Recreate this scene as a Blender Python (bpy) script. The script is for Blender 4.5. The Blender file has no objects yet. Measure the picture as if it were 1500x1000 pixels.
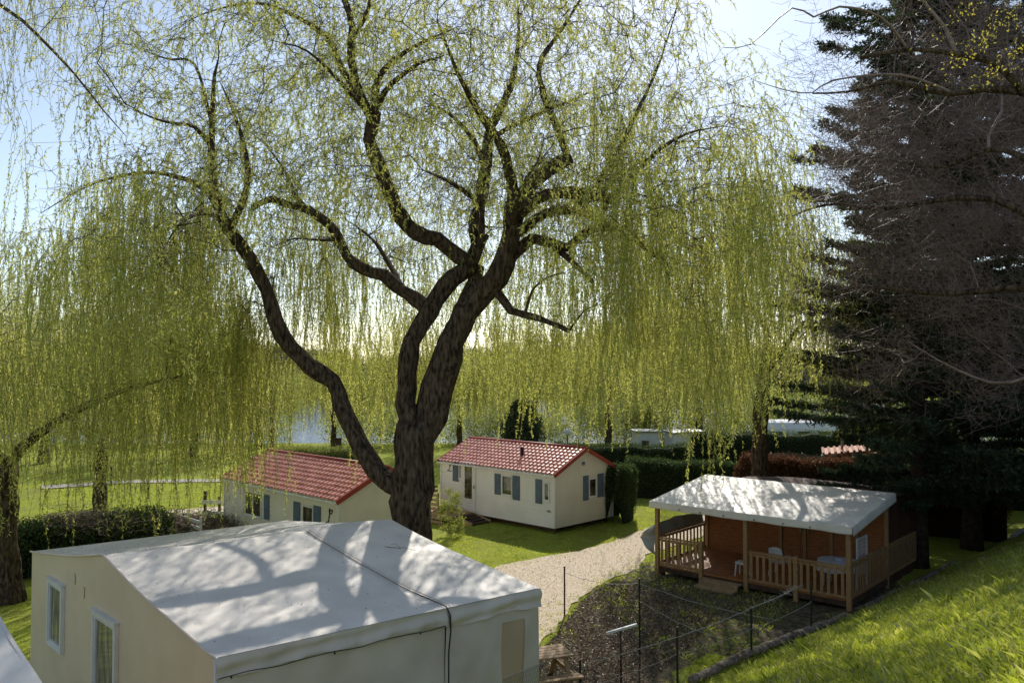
import bpy, bmesh, math, random
import numpy as np
from mathutils import Vector
random.seed(7); RNG=np.random.default_rng(7)
PI=math.pi; R=math.radians
SC=bpy.context.scene; COL=SC.collection
# ------------------------------------------------------------------ camera model (used only to survey real positions)
H=6.9; F=1200.0; TH=math.atan(35/1200.0)
def P(px,py,d):
    u=px-750; v=500-py
    y=F*math.cos(TH)-v*math.sin(TH); z=v*math.cos(TH)+F*math.sin(TH)
    k=d/y
    return Vector((u*k,d,H+z*k))
def G(px,py,z0=0.0):
    u=px-750; v=500-py
    y=F*math.cos(TH)-v*math.sin(TH); z=v*math.cos(TH)+F*math.sin(TH)
    k=(z0-H)/z
    return Vector((u*k,y*k,z0))
# ------------------------------------------------------------------ terrain
LX,LY=4.0,17.8; NX,NY=.698,-.716
def bank_d(x,y): return (x-LX)*NX+(y-LY)*NY
def ss(a,b,x):
    t=np.clip((x-a)/(b-a),0,1); return t*t*(3-2*t)
def terr(x,y):
    x=np.asarray(x,float); y=np.asarray(y,float)
    d=bank_d(x,y)
    z=np.where(d>0,.53*np.clip(d,0,11.5),0)-0.12*np.exp(-(d/.8)**2)*(d>0)
    z=z+.05*np.sin(x*1.7+y*.6)*np.sin(y*1.3-x*.4)*np.clip(d,0,1)
    z=z+.03*np.sin(x*.35)*np.cos(y*.31)*(d<0)
    rv=ss(73,78,y)*(1-ss(190,197,y))
    z=z-2.2*rv*(d<0)
    z=z+ss(200,700,y)*5
    return z
def tz(x,y): return float(terr(x,y))
# ------------------------------------------------------------------ materials
MATS={}
def newmat(name):
    m=bpy.data.materials.new(name); m.use_nodes=True; nt=m.node_tree; nt.nodes.clear()
    out=nt.nodes.new('ShaderNodeOutputMaterial'); return m,nt,out
def ramp(nt,stops):
    r=nt.nodes.new('ShaderNodeValToRGB'); el=r.color_ramp.elements
    while len(el)<len(stops): el.new(.5)
    for e,(p,c) in zip(el,stops): e.position=p; e.color=(c[0],c[1],c[2],1)
    return r
def mat(name,c1,c2=None,scale=3.0,rough=.7,bump=0.0,bscale=None,detail=6,spec=.3,stretch=None,metal=0,c3=None,contrast=(.35,.65)):
    if name in MATS: return MATS[name]
    m,nt,out=newmat(name); b=nt.nodes.new('ShaderNodeBsdfPrincipled')
    b.inputs['Roughness'].default_value=rough; b.inputs['Specular IOR Level'].default_value=spec; b.inputs['Metallic'].default_value=metal
    tc=nt.nodes.new('ShaderNodeTexCoord'); mp=nt.nodes.new('ShaderNodeMapping')
    if stretch: mp.inputs['Scale'].default_value=stretch
    nt.links.new(tc.outputs['Object'],mp.inputs['Vector'])
    n=nt.nodes.new('ShaderNodeTexNoise'); n.inputs['Scale'].default_value=scale; n.inputs['Detail'].default_value=detail
    nt.links.new(mp.outputs[0],n.inputs['Vector'])
    c2=c2 or tuple(x*.75 for x in c1)
    st=[(contrast[0],c2),(contrast[1],c1)]
    if c3: st=[(contrast[0],c2),(.5,c3),(contrast[1],c1)]
    r=ramp(nt,st); nt.links.new(n.outputs['Fac'],r.inputs['Fac']); nt.links.new(r.outputs[0],b.inputs['Base Color'])
    if bump:
        n2=nt.nodes.new('ShaderNodeTexNoise'); n2.inputs['Scale'].default_value=bscale or scale*4; n2.inputs['Detail'].default_value=8
        nt.links.new(mp.outputs[0],n2.inputs['Vector'])
        bp=nt.nodes.new('ShaderNodeBump'); bp.inputs['Strength'].default_value=bump; bp.inputs['Distance'].default_value=.14 if 'bark' in name else .05
        nt.links.new(n2.outputs['Fac'],bp.inputs['Height']); nt.links.new(bp.outputs[0],b.inputs['Normal'])
    nt.links.new(b.outputs[0],out.inputs['Surface']); MATS[name]=m; return m
def leafmat(name,cols,trans,tw=.55,rough=.45,gl=.06):
    m,nt,out=newmat(name); g=nt.nodes.new('ShaderNodeNewGeometry')
    r=ramp(nt,[(i/(len(cols)-1),c) for i,c in enumerate(cols)]); nt.links.new(g.outputs['Random Per Island'],r.inputs['Fac'])
    r2=ramp(nt,[(i/(len(trans)-1),c) for i,c in enumerate(trans)]); nt.links.new(g.outputs['Random Per Island'],r2.inputs['Fac'])
    d=nt.nodes.new('ShaderNodeBsdfDiffuse'); t=nt.nodes.new('ShaderNodeBsdfTranslucent'); mx=nt.nodes.new('ShaderNodeMixShader')
    nt.links.new(r.outputs[0],d.inputs['Color']); nt.links.new(r2.outputs[0],t.inputs['Color'])
    mx.inputs[0].default_value=tw; nt.links.new(d.outputs[0],mx.inputs[1]); nt.links.new(t.outputs[0],mx.inputs[2])
    gs=nt.nodes.new('ShaderNodeBsdfGlossy'); gs.inputs['Roughness'].default_value=rough; gs.inputs['Color'].default_value=(.8,.8,.75,1)
    m2=nt.nodes.new('ShaderNodeMixShader'); m2.inputs[0].default_value=gl
    nt.links.new(mx.outputs[0],m2.inputs[1]); nt.links.new(gs.outputs[0],m2.inputs[2]); nt.links.new(m2.outputs[0],out.inputs['Surface'])
    MATS[name]=m; return m
WILLOW=leafmat('willow_leaf',[(.24,.26,.06),(.34,.36,.08),(.46,.44,.14)],[(.56,.60,.10),(.74,.75,.15),(.88,.83,.30)],.6)
WILLOW2=leafmat('willow_leaf_far',[(.2,.22,.06),(.28,.30,.08),(.36,.35,.12)],[(.48,.52,.1),(.62,.66,.13),(.72,.70,.22)],.58)
def vary(m,scale,tint,f0=.45,f1=.7):
    nt=m.node_tree; tc=nt.nodes.new('ShaderNodeTexCoord'); n=nt.nodes.new('ShaderNodeTexNoise'); n.inputs['Scale'].default_value=scale; n.inputs['Detail'].default_value=5; nt.links.new(tc.outputs['Object'],n.inputs['Vector'])
    mr=nt.nodes.new('ShaderNodeMapRange'); mr.inputs[1].default_value=f0; mr.inputs[2].default_value=f1; nt.links.new(n.outputs['Fac'],mr.inputs[0])
    for nd in [q for q in nt.nodes if q.type in('BSDF_DIFFUSE','BSDF_TRANSLUCENT')]:
        src=nd.inputs['Color'].links[0].from_socket; mx=nt.nodes.new('ShaderNodeMixRGB'); mx.blend_type='MULTIPLY'; mx.inputs[2].default_value=(*tint,1); nt.links.new(mr.outputs[0],mx.inputs[0]); nt.links.new(src,mx.inputs[1]); nt.links.new(mx.outputs[0],nd.inputs['Color'])
    return m
CONIF=leafmat('conifer_needles',[(.026,.042,.024),(.05,.078,.042),(.085,.105,.06)],[(.05,.09,.03),(.09,.14,.05),(.13,.17,.07)],.25,gl=.03)
HEDGE=leafmat('hedge_leaf',[(.02,.04,.012),(.04,.07,.02),(.07,.10,.03)],[(.05,.09,.02),(.08,.14,.03),(.14,.2,.05)],.3,gl=.03)
RUST=leafmat('dead_hedge_leaf',[(.06,.03,.018),(.11,.052,.03),(.19,.09,.05)],[(.12,.055,.03),(.2,.09,.045),(.3,.14,.07)],.3,gl=.02)
SHRUB=leafmat('shrub_leaf',[(.10,.13,.03),(.18,.2,.04),(.26,.24,.06)],[(.25,.32,.05),(.4,.45,.07),(.5,.5,.1)],.5)
GRASS=None
_g=leafmat('grass_blade',[(.13,.16,.015),(.31,.35,.03),(.52,.49,.16)],[(.45,.56,.04),(.72,.82,.06),(.88,.84,.24)],.5,gl=.08)
GRASS=vary(_g,1.3,(.55,.62,.6))
vary(WILLOW,.9,(.84,.9,.72),.5,.62)
LITTER=leafmat('dry_leaf',[(.06,.04,.03),(.15,.11,.08),(.36,.29,.23)],[(.12,.07,.04),(.2,.13,.08),(.3,.2,.13)],.15,gl=.05)
YELB=leafmat('yellow_bud',[(.35,.28,.04),(.45,.38,.06)],[(.7,.6,.08),(.8,.7,.1)],.5)
BARK=mat('willow_bark',(.16,.115,.082),(.028,.02,.015),13,.95,1.0,16,stretch=(1,1,.28),spec=.1)
BARK2=mat('twig_bark',(.11,.075,.045),(.05,.034,.022),9,.8,.3,spec=.25)
TWIG=mat('yellow_twig',(.20,.17,.06),(.11,.085,.035),9,.7,0,spec=.25)
BBARK=mat('bare_twig',(.30,.205,.17),(.14,.095,.08),9,.5,.2,spec=.5)
CBARK=mat('conifer_bark',(.10,.07,.052),(.045,.032,.024),6,.95,.7,spec=.1)
WOOD=mat('deck_wood',(.46,.28,.13),(.30,.17,.08),6,.7,.25,stretch=(1,1,8))
WOODL=mat('pale_wood',(.42,.30,.18),(.28,.19,.11),6,.75,.25)
WOODO=mat('orange_wood',(.42,.165,.055),(.26,.10,.035),4,.55,.2,stretch=(1,1,6))
WOODD=mat('dark_wood',(.10,.06,.04),(.05,.03,.02),6,.8,.3)
WHITE=mat('white_trim',(.80,.80,.80),(.72,.72,.72),4,.45)
CLAD=mat('white_cladding',(.86,.85,.82),(.79,.78,.75),1.2,.5)
CREAM=mat('cream_cladding',(.82,.76,.63),(.75,.69,.57),1.2,.5)
SHUT=mat('blue_shutter',(.13,.18,.25),(.10,.14,.20),4,.55)
GREYM=mat('grey_metal',(.35,.36,.37),(.25,.26,.27),6,.4,metal=.6)
GREEN=mat('green_post',(.03,.05,.035),(.018,.03,.02),6,.5)
RUSTM=mat('rusty_steel',(.10,.05,.03),(.05,.03,.02),8,.7)
BLACK=mat('black_paint',(.02,.02,.022),(.012,.012,.013),6,.5)
TILE=mat('red_tile',(.80,.36,.28),(.50,.17,.12),3.1,.28,.1,20,spec=.6)
TILET=mat('red_trim',(.42,.07,.045),(.32,.05,.03),3,.45)
DARKIN=mat('dark_interior',(.03,.028,.025),(.015,.014,.012),3,.8)
CANV=mat('tent_canvas',(.88,.82,.75),(.74,.69,.63),1.3,.55,.05,3,spec=.35,detail=9)
CANVW=mat('tent_wall_canvas',(.82,.72,.62),(.68,.595,.51),1.2,.6,.15,2)
BEIGE=mat('beige_wall',(.80,.67,.49),(.71,.59,.43),.9,.6,.05,9,detail=10)
TARP=mat('grey_tarp',(.36,.38,.36),(.26,.28,.27),1.5,.5,.3,3)
BLUET=mat('blue_grey_tarp',(.16,.23,.25),(.11,.16,.18),1.5,.6,.2,3)
BROWNC=mat('brown_canvas',(.10,.042,.026),(.06,.026,.018),1.5,.8,.3,3)
TAN=mat('tan_wall',(.50,.38,.20),(.40,.30,.16),1.5,.7)
TEAL=mat('teal_paint',(.06,.26,.28),(.04,.18,.2),3,.5)
PLAST=mat('white_plastic',(.72,.74,.76),(.62,.64,.66),3,.35)
CLOTH=mat('white_cloth',(.70,.73,.80),(.6,.63,.7),5,.8)
STONE=mat('pale_concrete',(.46,.43,.39),(.33,.30,.27),6,.9,.5)
TERRA=mat('terracotta',(.40,.16,.07),(.28,.10,.05),5,.7,.3)
GLOBE=mat('lamp_globe',(.75,.75,.72),(.7,.7,.68),3,.2)
def glassmat():
    m,nt,out=newmat('window_glass'); g=nt.nodes.new('ShaderNodeBsdfGlossy'); g.inputs['Roughness'].default_value=.04; g.inputs['Color'].default_value=(.8,.85,.85,1)
    d=nt.nodes.new('ShaderNodeBsdfDiffuse'); tc=nt.nodes.new('ShaderNodeTexCoord'); n=nt.nodes.new('ShaderNodeTexNoise'); n.inputs['Scale'].default_value=2.5
    nt.links.new(tc.outputs['Object'],n.inputs['Vector']); r=ramp(nt,[(.35,(.015,.015,.012)),(.6,(.09,.075,.045)),(.75,(.2,.18,.13))]); nt.links.new(n.outputs['Fac'],r.inputs[0]); nt.links.new(r.outputs[0],d.inputs[0])
    f=nt.nodes.new('ShaderNodeFresnel'); f.inputs[0].default_value=1.8; mx=nt.nodes.new('ShaderNodeMixShader')
    nt.links.new(f.outputs[0],mx.inputs[0]); nt.links.new(d.outputs[0],mx.inputs[1]); nt.links.new(g.outputs[0],mx.inputs[2]); nt.links.new(mx.outputs[0],out.inputs[0]); return m
GLASS=glassmat()
def curtainglass():
    m=glassmat(); m.name='curtained_glass'; nt=m.node_tree
    r=[q for q in nt.nodes if q.type=='VALTORGB'][0]; n=[q for q in nt.nodes if q.type=='TEX_NOISE'][0]; tc=[q for q in nt.nodes if q.type=='TEX_COORD'][0]
    mp=nt.nodes.new('ShaderNodeMapping'); mp.inputs['Scale'].default_value=(5,5,.5); nt.links.new(tc.outputs['Object'],mp.inputs[0]); nt.links.new(mp.outputs[0],n.inputs['Vector'])
    for e,c in zip(r.color_ramp.elements,((.12,.11,.09),(.38,.34,.28),(.55,.50,.43))): e.color=(*c,1)
    return m
GLASSC=curtainglass()
def clearmat(name,col,fac,tint=(.9,.9,.88)):
    m,nt,out=newmat(name); t=nt.nodes.new('ShaderNodeBsdfTransparent'); t.inputs[0].default_value=(*tint,1)
    b=nt.nodes.new('ShaderNodeBsdfPrincipled'); b.inputs['Base Color'].default_value=(*col,1); b.inputs['Roughness'].default_value=.25
    tc=nt.nodes.new('ShaderNodeTexCoord'); n=nt.nodes.new('ShaderNodeTexNoise'); n.inputs['Scale'].default_value=1.7; nt.links.new(tc.outputs['Object'],n.inputs['Vector'])
    mr=nt.nodes.new('ShaderNodeMapRange'); mr.inputs[3].default_value=fac-.15; mr.inputs[4].default_value=fac+.15; nt.links.new(n.outputs['Fac'],mr.inputs[0])
    mx=nt.nodes.new('ShaderNodeMixShader'); nt.links.new(mr.outputs[0],mx.inputs[0]); nt.links.new(t.outputs[0],mx.inputs[1]); nt.links.new(b.outputs[0],mx.inputs[2]); nt.links.new(mx.outputs[0],out.inputs[0]); return m
CLEAR=clearmat('clear_pvc',(.55,.56,.52),.3)
TANPVC=clearmat('tan_pvc',(.78,.58,.40),.8,(.9,.75,.6))
def groundmat():
    m,nt,out=newmat('lawn_ground'); b=nt.nodes.new('ShaderNodeBsdfPrincipled'); b.inputs['Roughness'].default_value=.95; b.inputs['Specular IOR Level'].default_value=.1
    tc=nt.nodes.new('ShaderNodeTexCoord')
    def nz(s,d=8):
        n=nt.nodes.new('ShaderNodeTexNoise'); n.inputs['Scale'].default_value=s; n.inputs['Detail'].default_value=d; nt.links.new(tc.outputs['Object'],n.inputs['Vector']); return n
    r=ramp(nt,[(.3,(.13,.17,.02)),(.5,(.31,.36,.04)),(.7,(.46,.45,.11))]); nt.links.new(nz(14,10).outputs[0],r.inputs[0])
    r2=ramp(nt,[(.32,(.15,.14,.06)),(.55,(.26,.31,.03)),(.75,(.28,.38,.035))]); nt.links.new(nz(.45,8).outputs[0],r2.inputs[0])
    mx=nt.nodes.new('ShaderNodeMixRGB'); mx.inputs[0].default_value=.5; nt.links.new(r.outputs[0],mx.inputs[1]); nt.links.new(r2.outputs[0],mx.inputs[2])
    nt.links.new(mx.outputs[0],b.inputs['Base Color'])
    bp=nt.nodes.new('ShaderNodeBump'); bp.inputs['Strength'].default_value=1; bp.inputs['Distance'].default_value=.06; nt.links.new(nz(30,8).outputs[0],bp.inputs['Height']); nt.links.new(bp.outputs[0],b.inputs['Normal'])
    nt.links.new(b.outputs[0],out.inputs[0]); return m
GROUND=groundmat()
GRAVEL=mat('gravel_path',(.76,.64,.48),(.50,.40,.28),16,.95,.6,60,c3=(.62,.52,.41),detail=10)
SOIL=mat('leafy_soil',(.17,.115,.075),(.05,.042,.028),5,.95,.8,25,c3=(.085,.075,.04),detail=12)
def watermat():
    m,nt,out=newmat('river_water'); b=nt.nodes.new('ShaderNodeBsdfPrincipled'); b.inputs['Base Color'].default_value=(.05,.07,.08,1); b.inputs['Roughness'].default_value=.12; b.inputs['Specular IOR Level'].default_value=1
    tc=nt.nodes.new('ShaderNodeTexCoord'); mp=nt.nodes.new('ShaderNodeMapping'); mp.inputs['Scale'].default_value=(.8,3,1); nt.links.new(tc.outputs['Object'],mp.inputs[0])
    n=nt.nodes.new('ShaderNodeTexNoise'); n.inputs['Scale'].default_value=1.2; n.inputs['Detail'].default_value=6; nt.links.new(mp.outputs[0],n.inputs['Vector'])
    bp=nt.nodes.new('ShaderNodeBump'); bp.inputs['Strength'].default_value=.5; bp.inputs['Distance'].default_value=.1; nt.links.new(n.outputs[0],bp.inputs['Height']); nt.links.new(bp.outputs[0],b.inputs['Normal'])
    nt.links.new(b.outputs[0],out.inputs[0]); return m
WATER=watermat()
# ------------------------------------------------------------------ object helpers
def tag(o,label=None,cat=None,group=None,kind=None):
    if label: o['label']=label
    if cat: o['category']=cat
    if group: o['group']=group
    if kind: o['kind']=kind
    return o
WROOT={}
def link(o,parent=None):
    COL.objects.link(o)
    if parent is not None:
        o.parent=parent
        if parent.name in WROOT: o.location=-WROOT[parent.name]   # parts surveyed in world coordinates
    return o
def wthing(name,label,cat,loc,group=None):
    o=thing(name,label,cat,loc,0,group); WROOT[o.name]=Vector(loc); return o
def thing(name,label,cat,loc=(0,0,0),rz=0,group=None):
    o=bpy.data.objects.new(name,None); o.location=loc; o.rotation_euler=(0,0,rz); link(o); o.empty_display_size=.2
    return tag(o,label,cat,group)
class MB:
    def __init__(s): s.v=[]; s.f=[]
    def add(s,vs,fs):
        b=len(s.v); s.v.extend([tuple(v) for v in vs]); s.f.extend([tuple(i+b for i in f) for f in fs])
    def box(s,c,sz,ax=None):
        ax=ax or (Vector((1,0,0)),Vector((0,1,0)),Vector((0,0,1))); c=Vector(c)
        vs=[c+ax[0]*(sz[0]/2*i)+ax[1]*(sz[1]/2*j)+ax[2]*(sz[2]/2*k) for k in(-1,1) for j in(-1,1) for i in(-1,1)]
        s.add(vs,[(0,2,3,1),(4,5,7,6),(0,1,5,4),(2,6,7,3),(0,4,6,2),(1,3,7,5)]); return s
    def bar(s,a,b,w,h,up=(0,0,1)):
        a=Vector(a);b=Vector(b);d=b-a;L=d.length;d.normalize();u=Vector(up)
        x=d.cross(u)
        if x.length<1e-3: x=d.cross(Vector((0,1,0)))
        x.normalize(); z=x.cross(d)
        return s.box((a+b)/2,(w,L,h),(x,d,z))
    def tube(s,pts,rs,k=8,cap=True):
        pts=[Vector(p) for p in pts]
        if not hasattr(rs,'__len__'): rs=[rs]*len(pts)
        b=len(s.v); prev=None
        for i,p in enumerate(pts):
            d=(pts[min(i+1,len(pts)-1)]-pts[max(i-1,0)]).normalized()
            x=prev if prev is not None else d.cross(Vector((.3,.1,1)) if abs(d.z)<.9 else Vector((1,0,0)))
            x=(x-d*x.dot(d)).normalized(); y=d.cross(x); prev=x
            for j in range(k):
                a=2*PI*j/k; s.v.append(tuple(p+(x*math.cos(a)+y*math.sin(a))*rs[i]))
        for i in range(len(pts)-1):
            for j in range(k): s.f.append((b+i*k+j,b+i*k+(j+1)%k,b+(i+1)*k+(j+1)%k,b+(i+1)*k+j))
        if cap: s.f.append(tuple(b+j for j in range(k))[::-1]); s.f.append(tuple(b+(len(pts)-1)*k+j for j in range(k)))
        return s
    def grid(s,fn,nu,nv):
        b=len(s.v)
        for i in range(nu+1):
            for j in range(nv+1): s.v.append(tuple(fn(i/nu,j/nv)))
        for i in range(nu):
            for j in range(nv):
                a=b+i*(nv+1)+j; s.f.append((a,a+nv+1,a+nv+2,a+1))
        return s
    def build(s,name,m,parent=None,smooth=False,bevel=0,solid=0,loc=None):
        me=bpy.data.meshes.new(name); me.from_pydata(s.v,[],s.f); me.materials.append(m)
        if smooth: me.polygons.foreach_set('use_smooth',[True]*len(me.polygons))
        me.update(); o=bpy.data.objects.new(name,me); link(o,parent)
        if loc: o.location=loc
        if bevel: md=o.modifiers.new('b','BEVEL'); md.width=bevel; md.segments=2; md.limit_method='ANGLE'
        if solid: md=o.modifiers.new('s','SOLIDIFY'); md.thickness=solid
        return o
def each(mb,name,m,parent=None,**k):
    n=len(mb.v); p=list(range(n))
    def f(x):
        while p[x]!=x: p[x]=p[p[x]]; x=p[x]
        return x
    for fc in mb.f:
        for v in fc[1:]: p[f(v)]=f(fc[0])
    gr={}
    for fc in mb.f: gr.setdefault(f(fc[0]),[]).append(fc)
    out=[]
    for fs in gr.values():
        ids=sorted({v for fc in fs for v in fc}); mp={v:i for i,v in enumerate(ids)}; q=MB(); q.add([mb.v[i] for i in ids],[tuple(mp[v] for v in fc) for fc in fs]); out.append(q.build(name,m,parent,**k))
    return out
def quads(name,V,m,parent=None,nper=4):
    """V: (N,nper,3) loose faces"""
    N=V.shape[0]; me=bpy.data.meshes.new(name)
    me.vertices.add(N*nper); me.vertices.foreach_set('co',V.reshape(-1).astype(np.float32))
    me.loops.add(N*nper); me.loops.foreach_set('vertex_index',np.arange(N*nper,dtype=np.int32))
    me.polygons.add(N); me.polygons.foreach_set('loop_start',np.arange(0,N*nper,nper,dtype=np.int32)); me.polygons.foreach_set('loop_total',np.full(N,nper,dtype=np.int32))
    me.materials.append(m); me.update(calc_edges=True); o=bpy.data.objects.new(name,me); link(o,parent); return o
def unit(a): return a/np.maximum(np.linalg.norm(a,axis=-1,keepdims=True),1e-9)
def leafquads(pos,dirs,L,W):
    n=len(pos); side=unit(np.cross(dirs,RNG.normal(size=(n,3)))); L=L[:,None]; W=W[:,None]
    return np.stack([pos,pos+dirs*L*.45+side*W*.5,pos+dirs*L,pos+dirs*L*.45-side*W*.5],1)
def tubes_np(name,P0,P1,R0,R1,m,parent=None,k=3):
    """many separate tapered prisms, vectorised"""
    n=len(P0); d=unit(P1-P0); ref=np.where(np.abs(d[:,2:3])<.9,np.array([[0,0,1.]]),np.array([[1.,0,0]]))
    x=unit(np.cross(d,ref)); y=np.cross(d,x); ang=np.arange(k)*2*PI/k
    ring=(x[:,None]*np.cos(ang)[None,:,None]+y[:,None]*np.sin(ang)[None,:,None])
    A=P0[:,None]+ring*R0[:,None,None]; B=P1[:,None]+ring*R1[:,None,None]
    V=np.concatenate([A,B],1).reshape(-1,3)
    base=(np.arange(n)*2*k)[:,None,None]; j=np.arange(k); j2=(j+1)%k
    fq=np.stack([j,j2,j2+k,j+k],1)[None]+base
    N=n*k; me=bpy.data.meshes.new(name); me.vertices.add(len(V)); me.vertices.foreach_set('co',V.reshape(-1).astype(np.float32))
    me.loops.add(N*4); me.loops.foreach_set('vertex_index',fq.reshape(-1).astype(np.int32)); me.polygons.add(N)
    me.polygons.foreach_set('loop_start',np.arange(0,N*4,4,dtype=np.int32)); me.polygons.foreach_set('loop_total',np.full(N,4,dtype=np.int32)); me.polygons.foreach_set('use_smooth',np.ones(N,dtype=bool))
    me.materials.append(m); me.update(calc_edges=True); o=bpy.data.objects.new(name,me); link(o,parent); return o
def copy_tree(o,parent=None):
    c=o.copy(); COL.objects.link(c); c.parent=parent
    for ch in [q for q in bpy.data.objects if q.parent==o]: copy_tree(ch,c)
    return c
def catmull(pts,step):
    pts=[np.array(p,float) for p in pts]; pts=[2*pts[0]-pts[1]]+pts+[2*pts[-1]-pts[-2]]; out=[]
    for i in range(1,len(pts)-2):
        p0,p1,p2,p3=pts[i-1:i+3]; n=max(2,int(np.linalg.norm((p2-p1)[:3])/step))
        for t in np.arange(n)/n: out.append(.5*((2*p1)+(-p0+p2)*t+(2*p0-5*p1+4*p2-p3)*t*t+(-p0+3*p1-3*p2+p3)*t**3))
    out.append(pts[-2]); return out
# ------------------------------------------------------------------ tree engine
class Tree:
    def __init__(s): s.p=[]; s.par=[]; s.r=[]; s.len=[]
    def limb(s,pts,r0,r1,step=.3,attach=True):
        """pts world; first point attached to nearest node"""
        q=catmull([tuple(p) for p in pts],step); n=len(q); par=-1; base=0
        if s.p and attach:
            A=np.array(s.p); par=int(np.argmin(((A-q[0])**2).sum(1))); base=s.len[par]
        for i,x in enumerate(q):
            t=i/(n-1)
            jit=np.array([random.gauss(0,.25),random.gauss(0,.25),random.gauss(0,.25)])*(r0+(r1-r0)*t)*.35 if 0<i<n-1 else 0
            s.p.append(np.array(x)+jit); s.par.append(par); s.r.append((r0+(r1-r0)*t)*(1+.06*math.sin(i*1.7)+.05*random.gauss(0,1)))
            s.len.append(base); par=len(s.p)-1; base+=step
        return par
    def connect(s,anchors,arch=.12,step=.45,wig=.05,pen=.25,minr=None):
        """attach every anchor to the nearest cheap node with an arching, wandering branch"""
        s.tips=[]
        A0=np.array(s.p); D=np.array([((A0-a)**2).sum(1).min() for a in anchors]); order=np.argsort(D)
        cap=len(s.p)+len(anchors)*40; Pn=np.zeros((cap,3)); Ln=np.zeros(cap); n=len(s.p); Pn[:n]=A0; Ln[:n]=s.len
        for k in order:
            a=anchors[k]; df=Pn[:n]-a; d=np.sqrt((df**2).sum(1)); up=np.maximum(df[:,2],0)
            c=d+pen*Ln[:n]+.6*up; b=int(np.argmin(c)); p0=Pn[b].copy(); L=d[b]; m=max(1,int(L/step)); par=b
            side=RNG.normal(size=3)*wig*L
            for i in range(1,m+1):
                t=i/m; q=p0+(a-p0)*t; q[2]+=arch*L*4*t*(1-t)*.5; q=q+side*math.sin(PI*t)+RNG.normal(size=3)*.03*(i<m)
                s.p.append(q); s.par.append(par); s.r.append(0); s.len.append(Ln[b]+L*t*.5+.0); Pn[n]=q; Ln[n]=Ln[b]+L*t; par=n; n+=1
            s.tips.append((par,k))
        return s
    def radii(s,rt=.006,ex=.45):
        n=len(s.p); cnt=np.zeros(n); par=s.par
        has=np.zeros(n,bool)
        for i in range(n):
            if par[i]>=0: has[par[i]]=True
        for i in range(n): 
            if not has[i]: cnt[i]=1
        for i in range(n-1,-1,-1):
            if par[i]>=0: cnt[par[i]]+=cnt[i]
        rr=rt*np.maximum(cnt,1)**ex; fixed=np.array(s.r)
        s.rad=np.where(fixed>0,fixed,rr)
        for i in range(n):
            if par[i]>=0 and fixed[i]==0: s.rad[i]=min(s.rad[i],s.rad[par[i]]*.92)
        s.cnt=cnt
    def build(s,root,thick=.09,bark=BARK,twig=BARK2,names=('trunk','branches'),lumpy=True):
        n=len(s.p); kids=[[] for _ in range(n)]
        for i,p in enumerate(s.par):
            if p>=0: kids[p].append(i)
        big=MB(); small=MB()
        starts=[i for i in range(n) if s.par[i]<0]; stack=[(i,None) for i in starts]
        while stack:
            i,pp=stack.pop(); chain=[]; 
            if pp is not None: chain.append(pp)
            while True:
                chain.append(i)
                if not kids[i]: break
                ks=sorted(kids[i],key=lambda q:-s.rad[q]); 
                for q in ks[1:]: stack.append((q,i))
                i=ks[0]
            if len(chain)<2: continue
            rs=[s.rad[c] for c in chain]
            if pp is not None: rs[0]=min(rs[0],rs[1]*1.25)
            mx=max(rs); k=30 if mx>.25 else 10 if mx>.1 else 5 if mx>.03 else 3
            if mx>thick:
                b0=len(big.v); big.tube([s.p[c] for c in chain],rs,k)
                for vi in range(b0,len(big.v)):
                    v=Vector(big.v[vi]); c=Vector(s.p[chain[min((vi-b0)//k,len(chain)-1)]]); an_=2*PI*((vi-b0)%k)/k; r=1+.06*math.sin(an_*3+v.z*.9)+.05*math.sin(an_*8+v.z*1.1+math.sin(v.z*2.3))*(k>12)+.035*random.uniform(-1,1)
                    big.v[vi]=tuple(c+(v-c)*r)
            else: small.tube([s.p[c] for c in chain],rs,k,cap=False)
        t=big.build(names[0],bark,root,smooth=True) if big.v else None
        b=small.build(names[1],twig,root,smooth=True) if small.v else None
        return t,b
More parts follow.
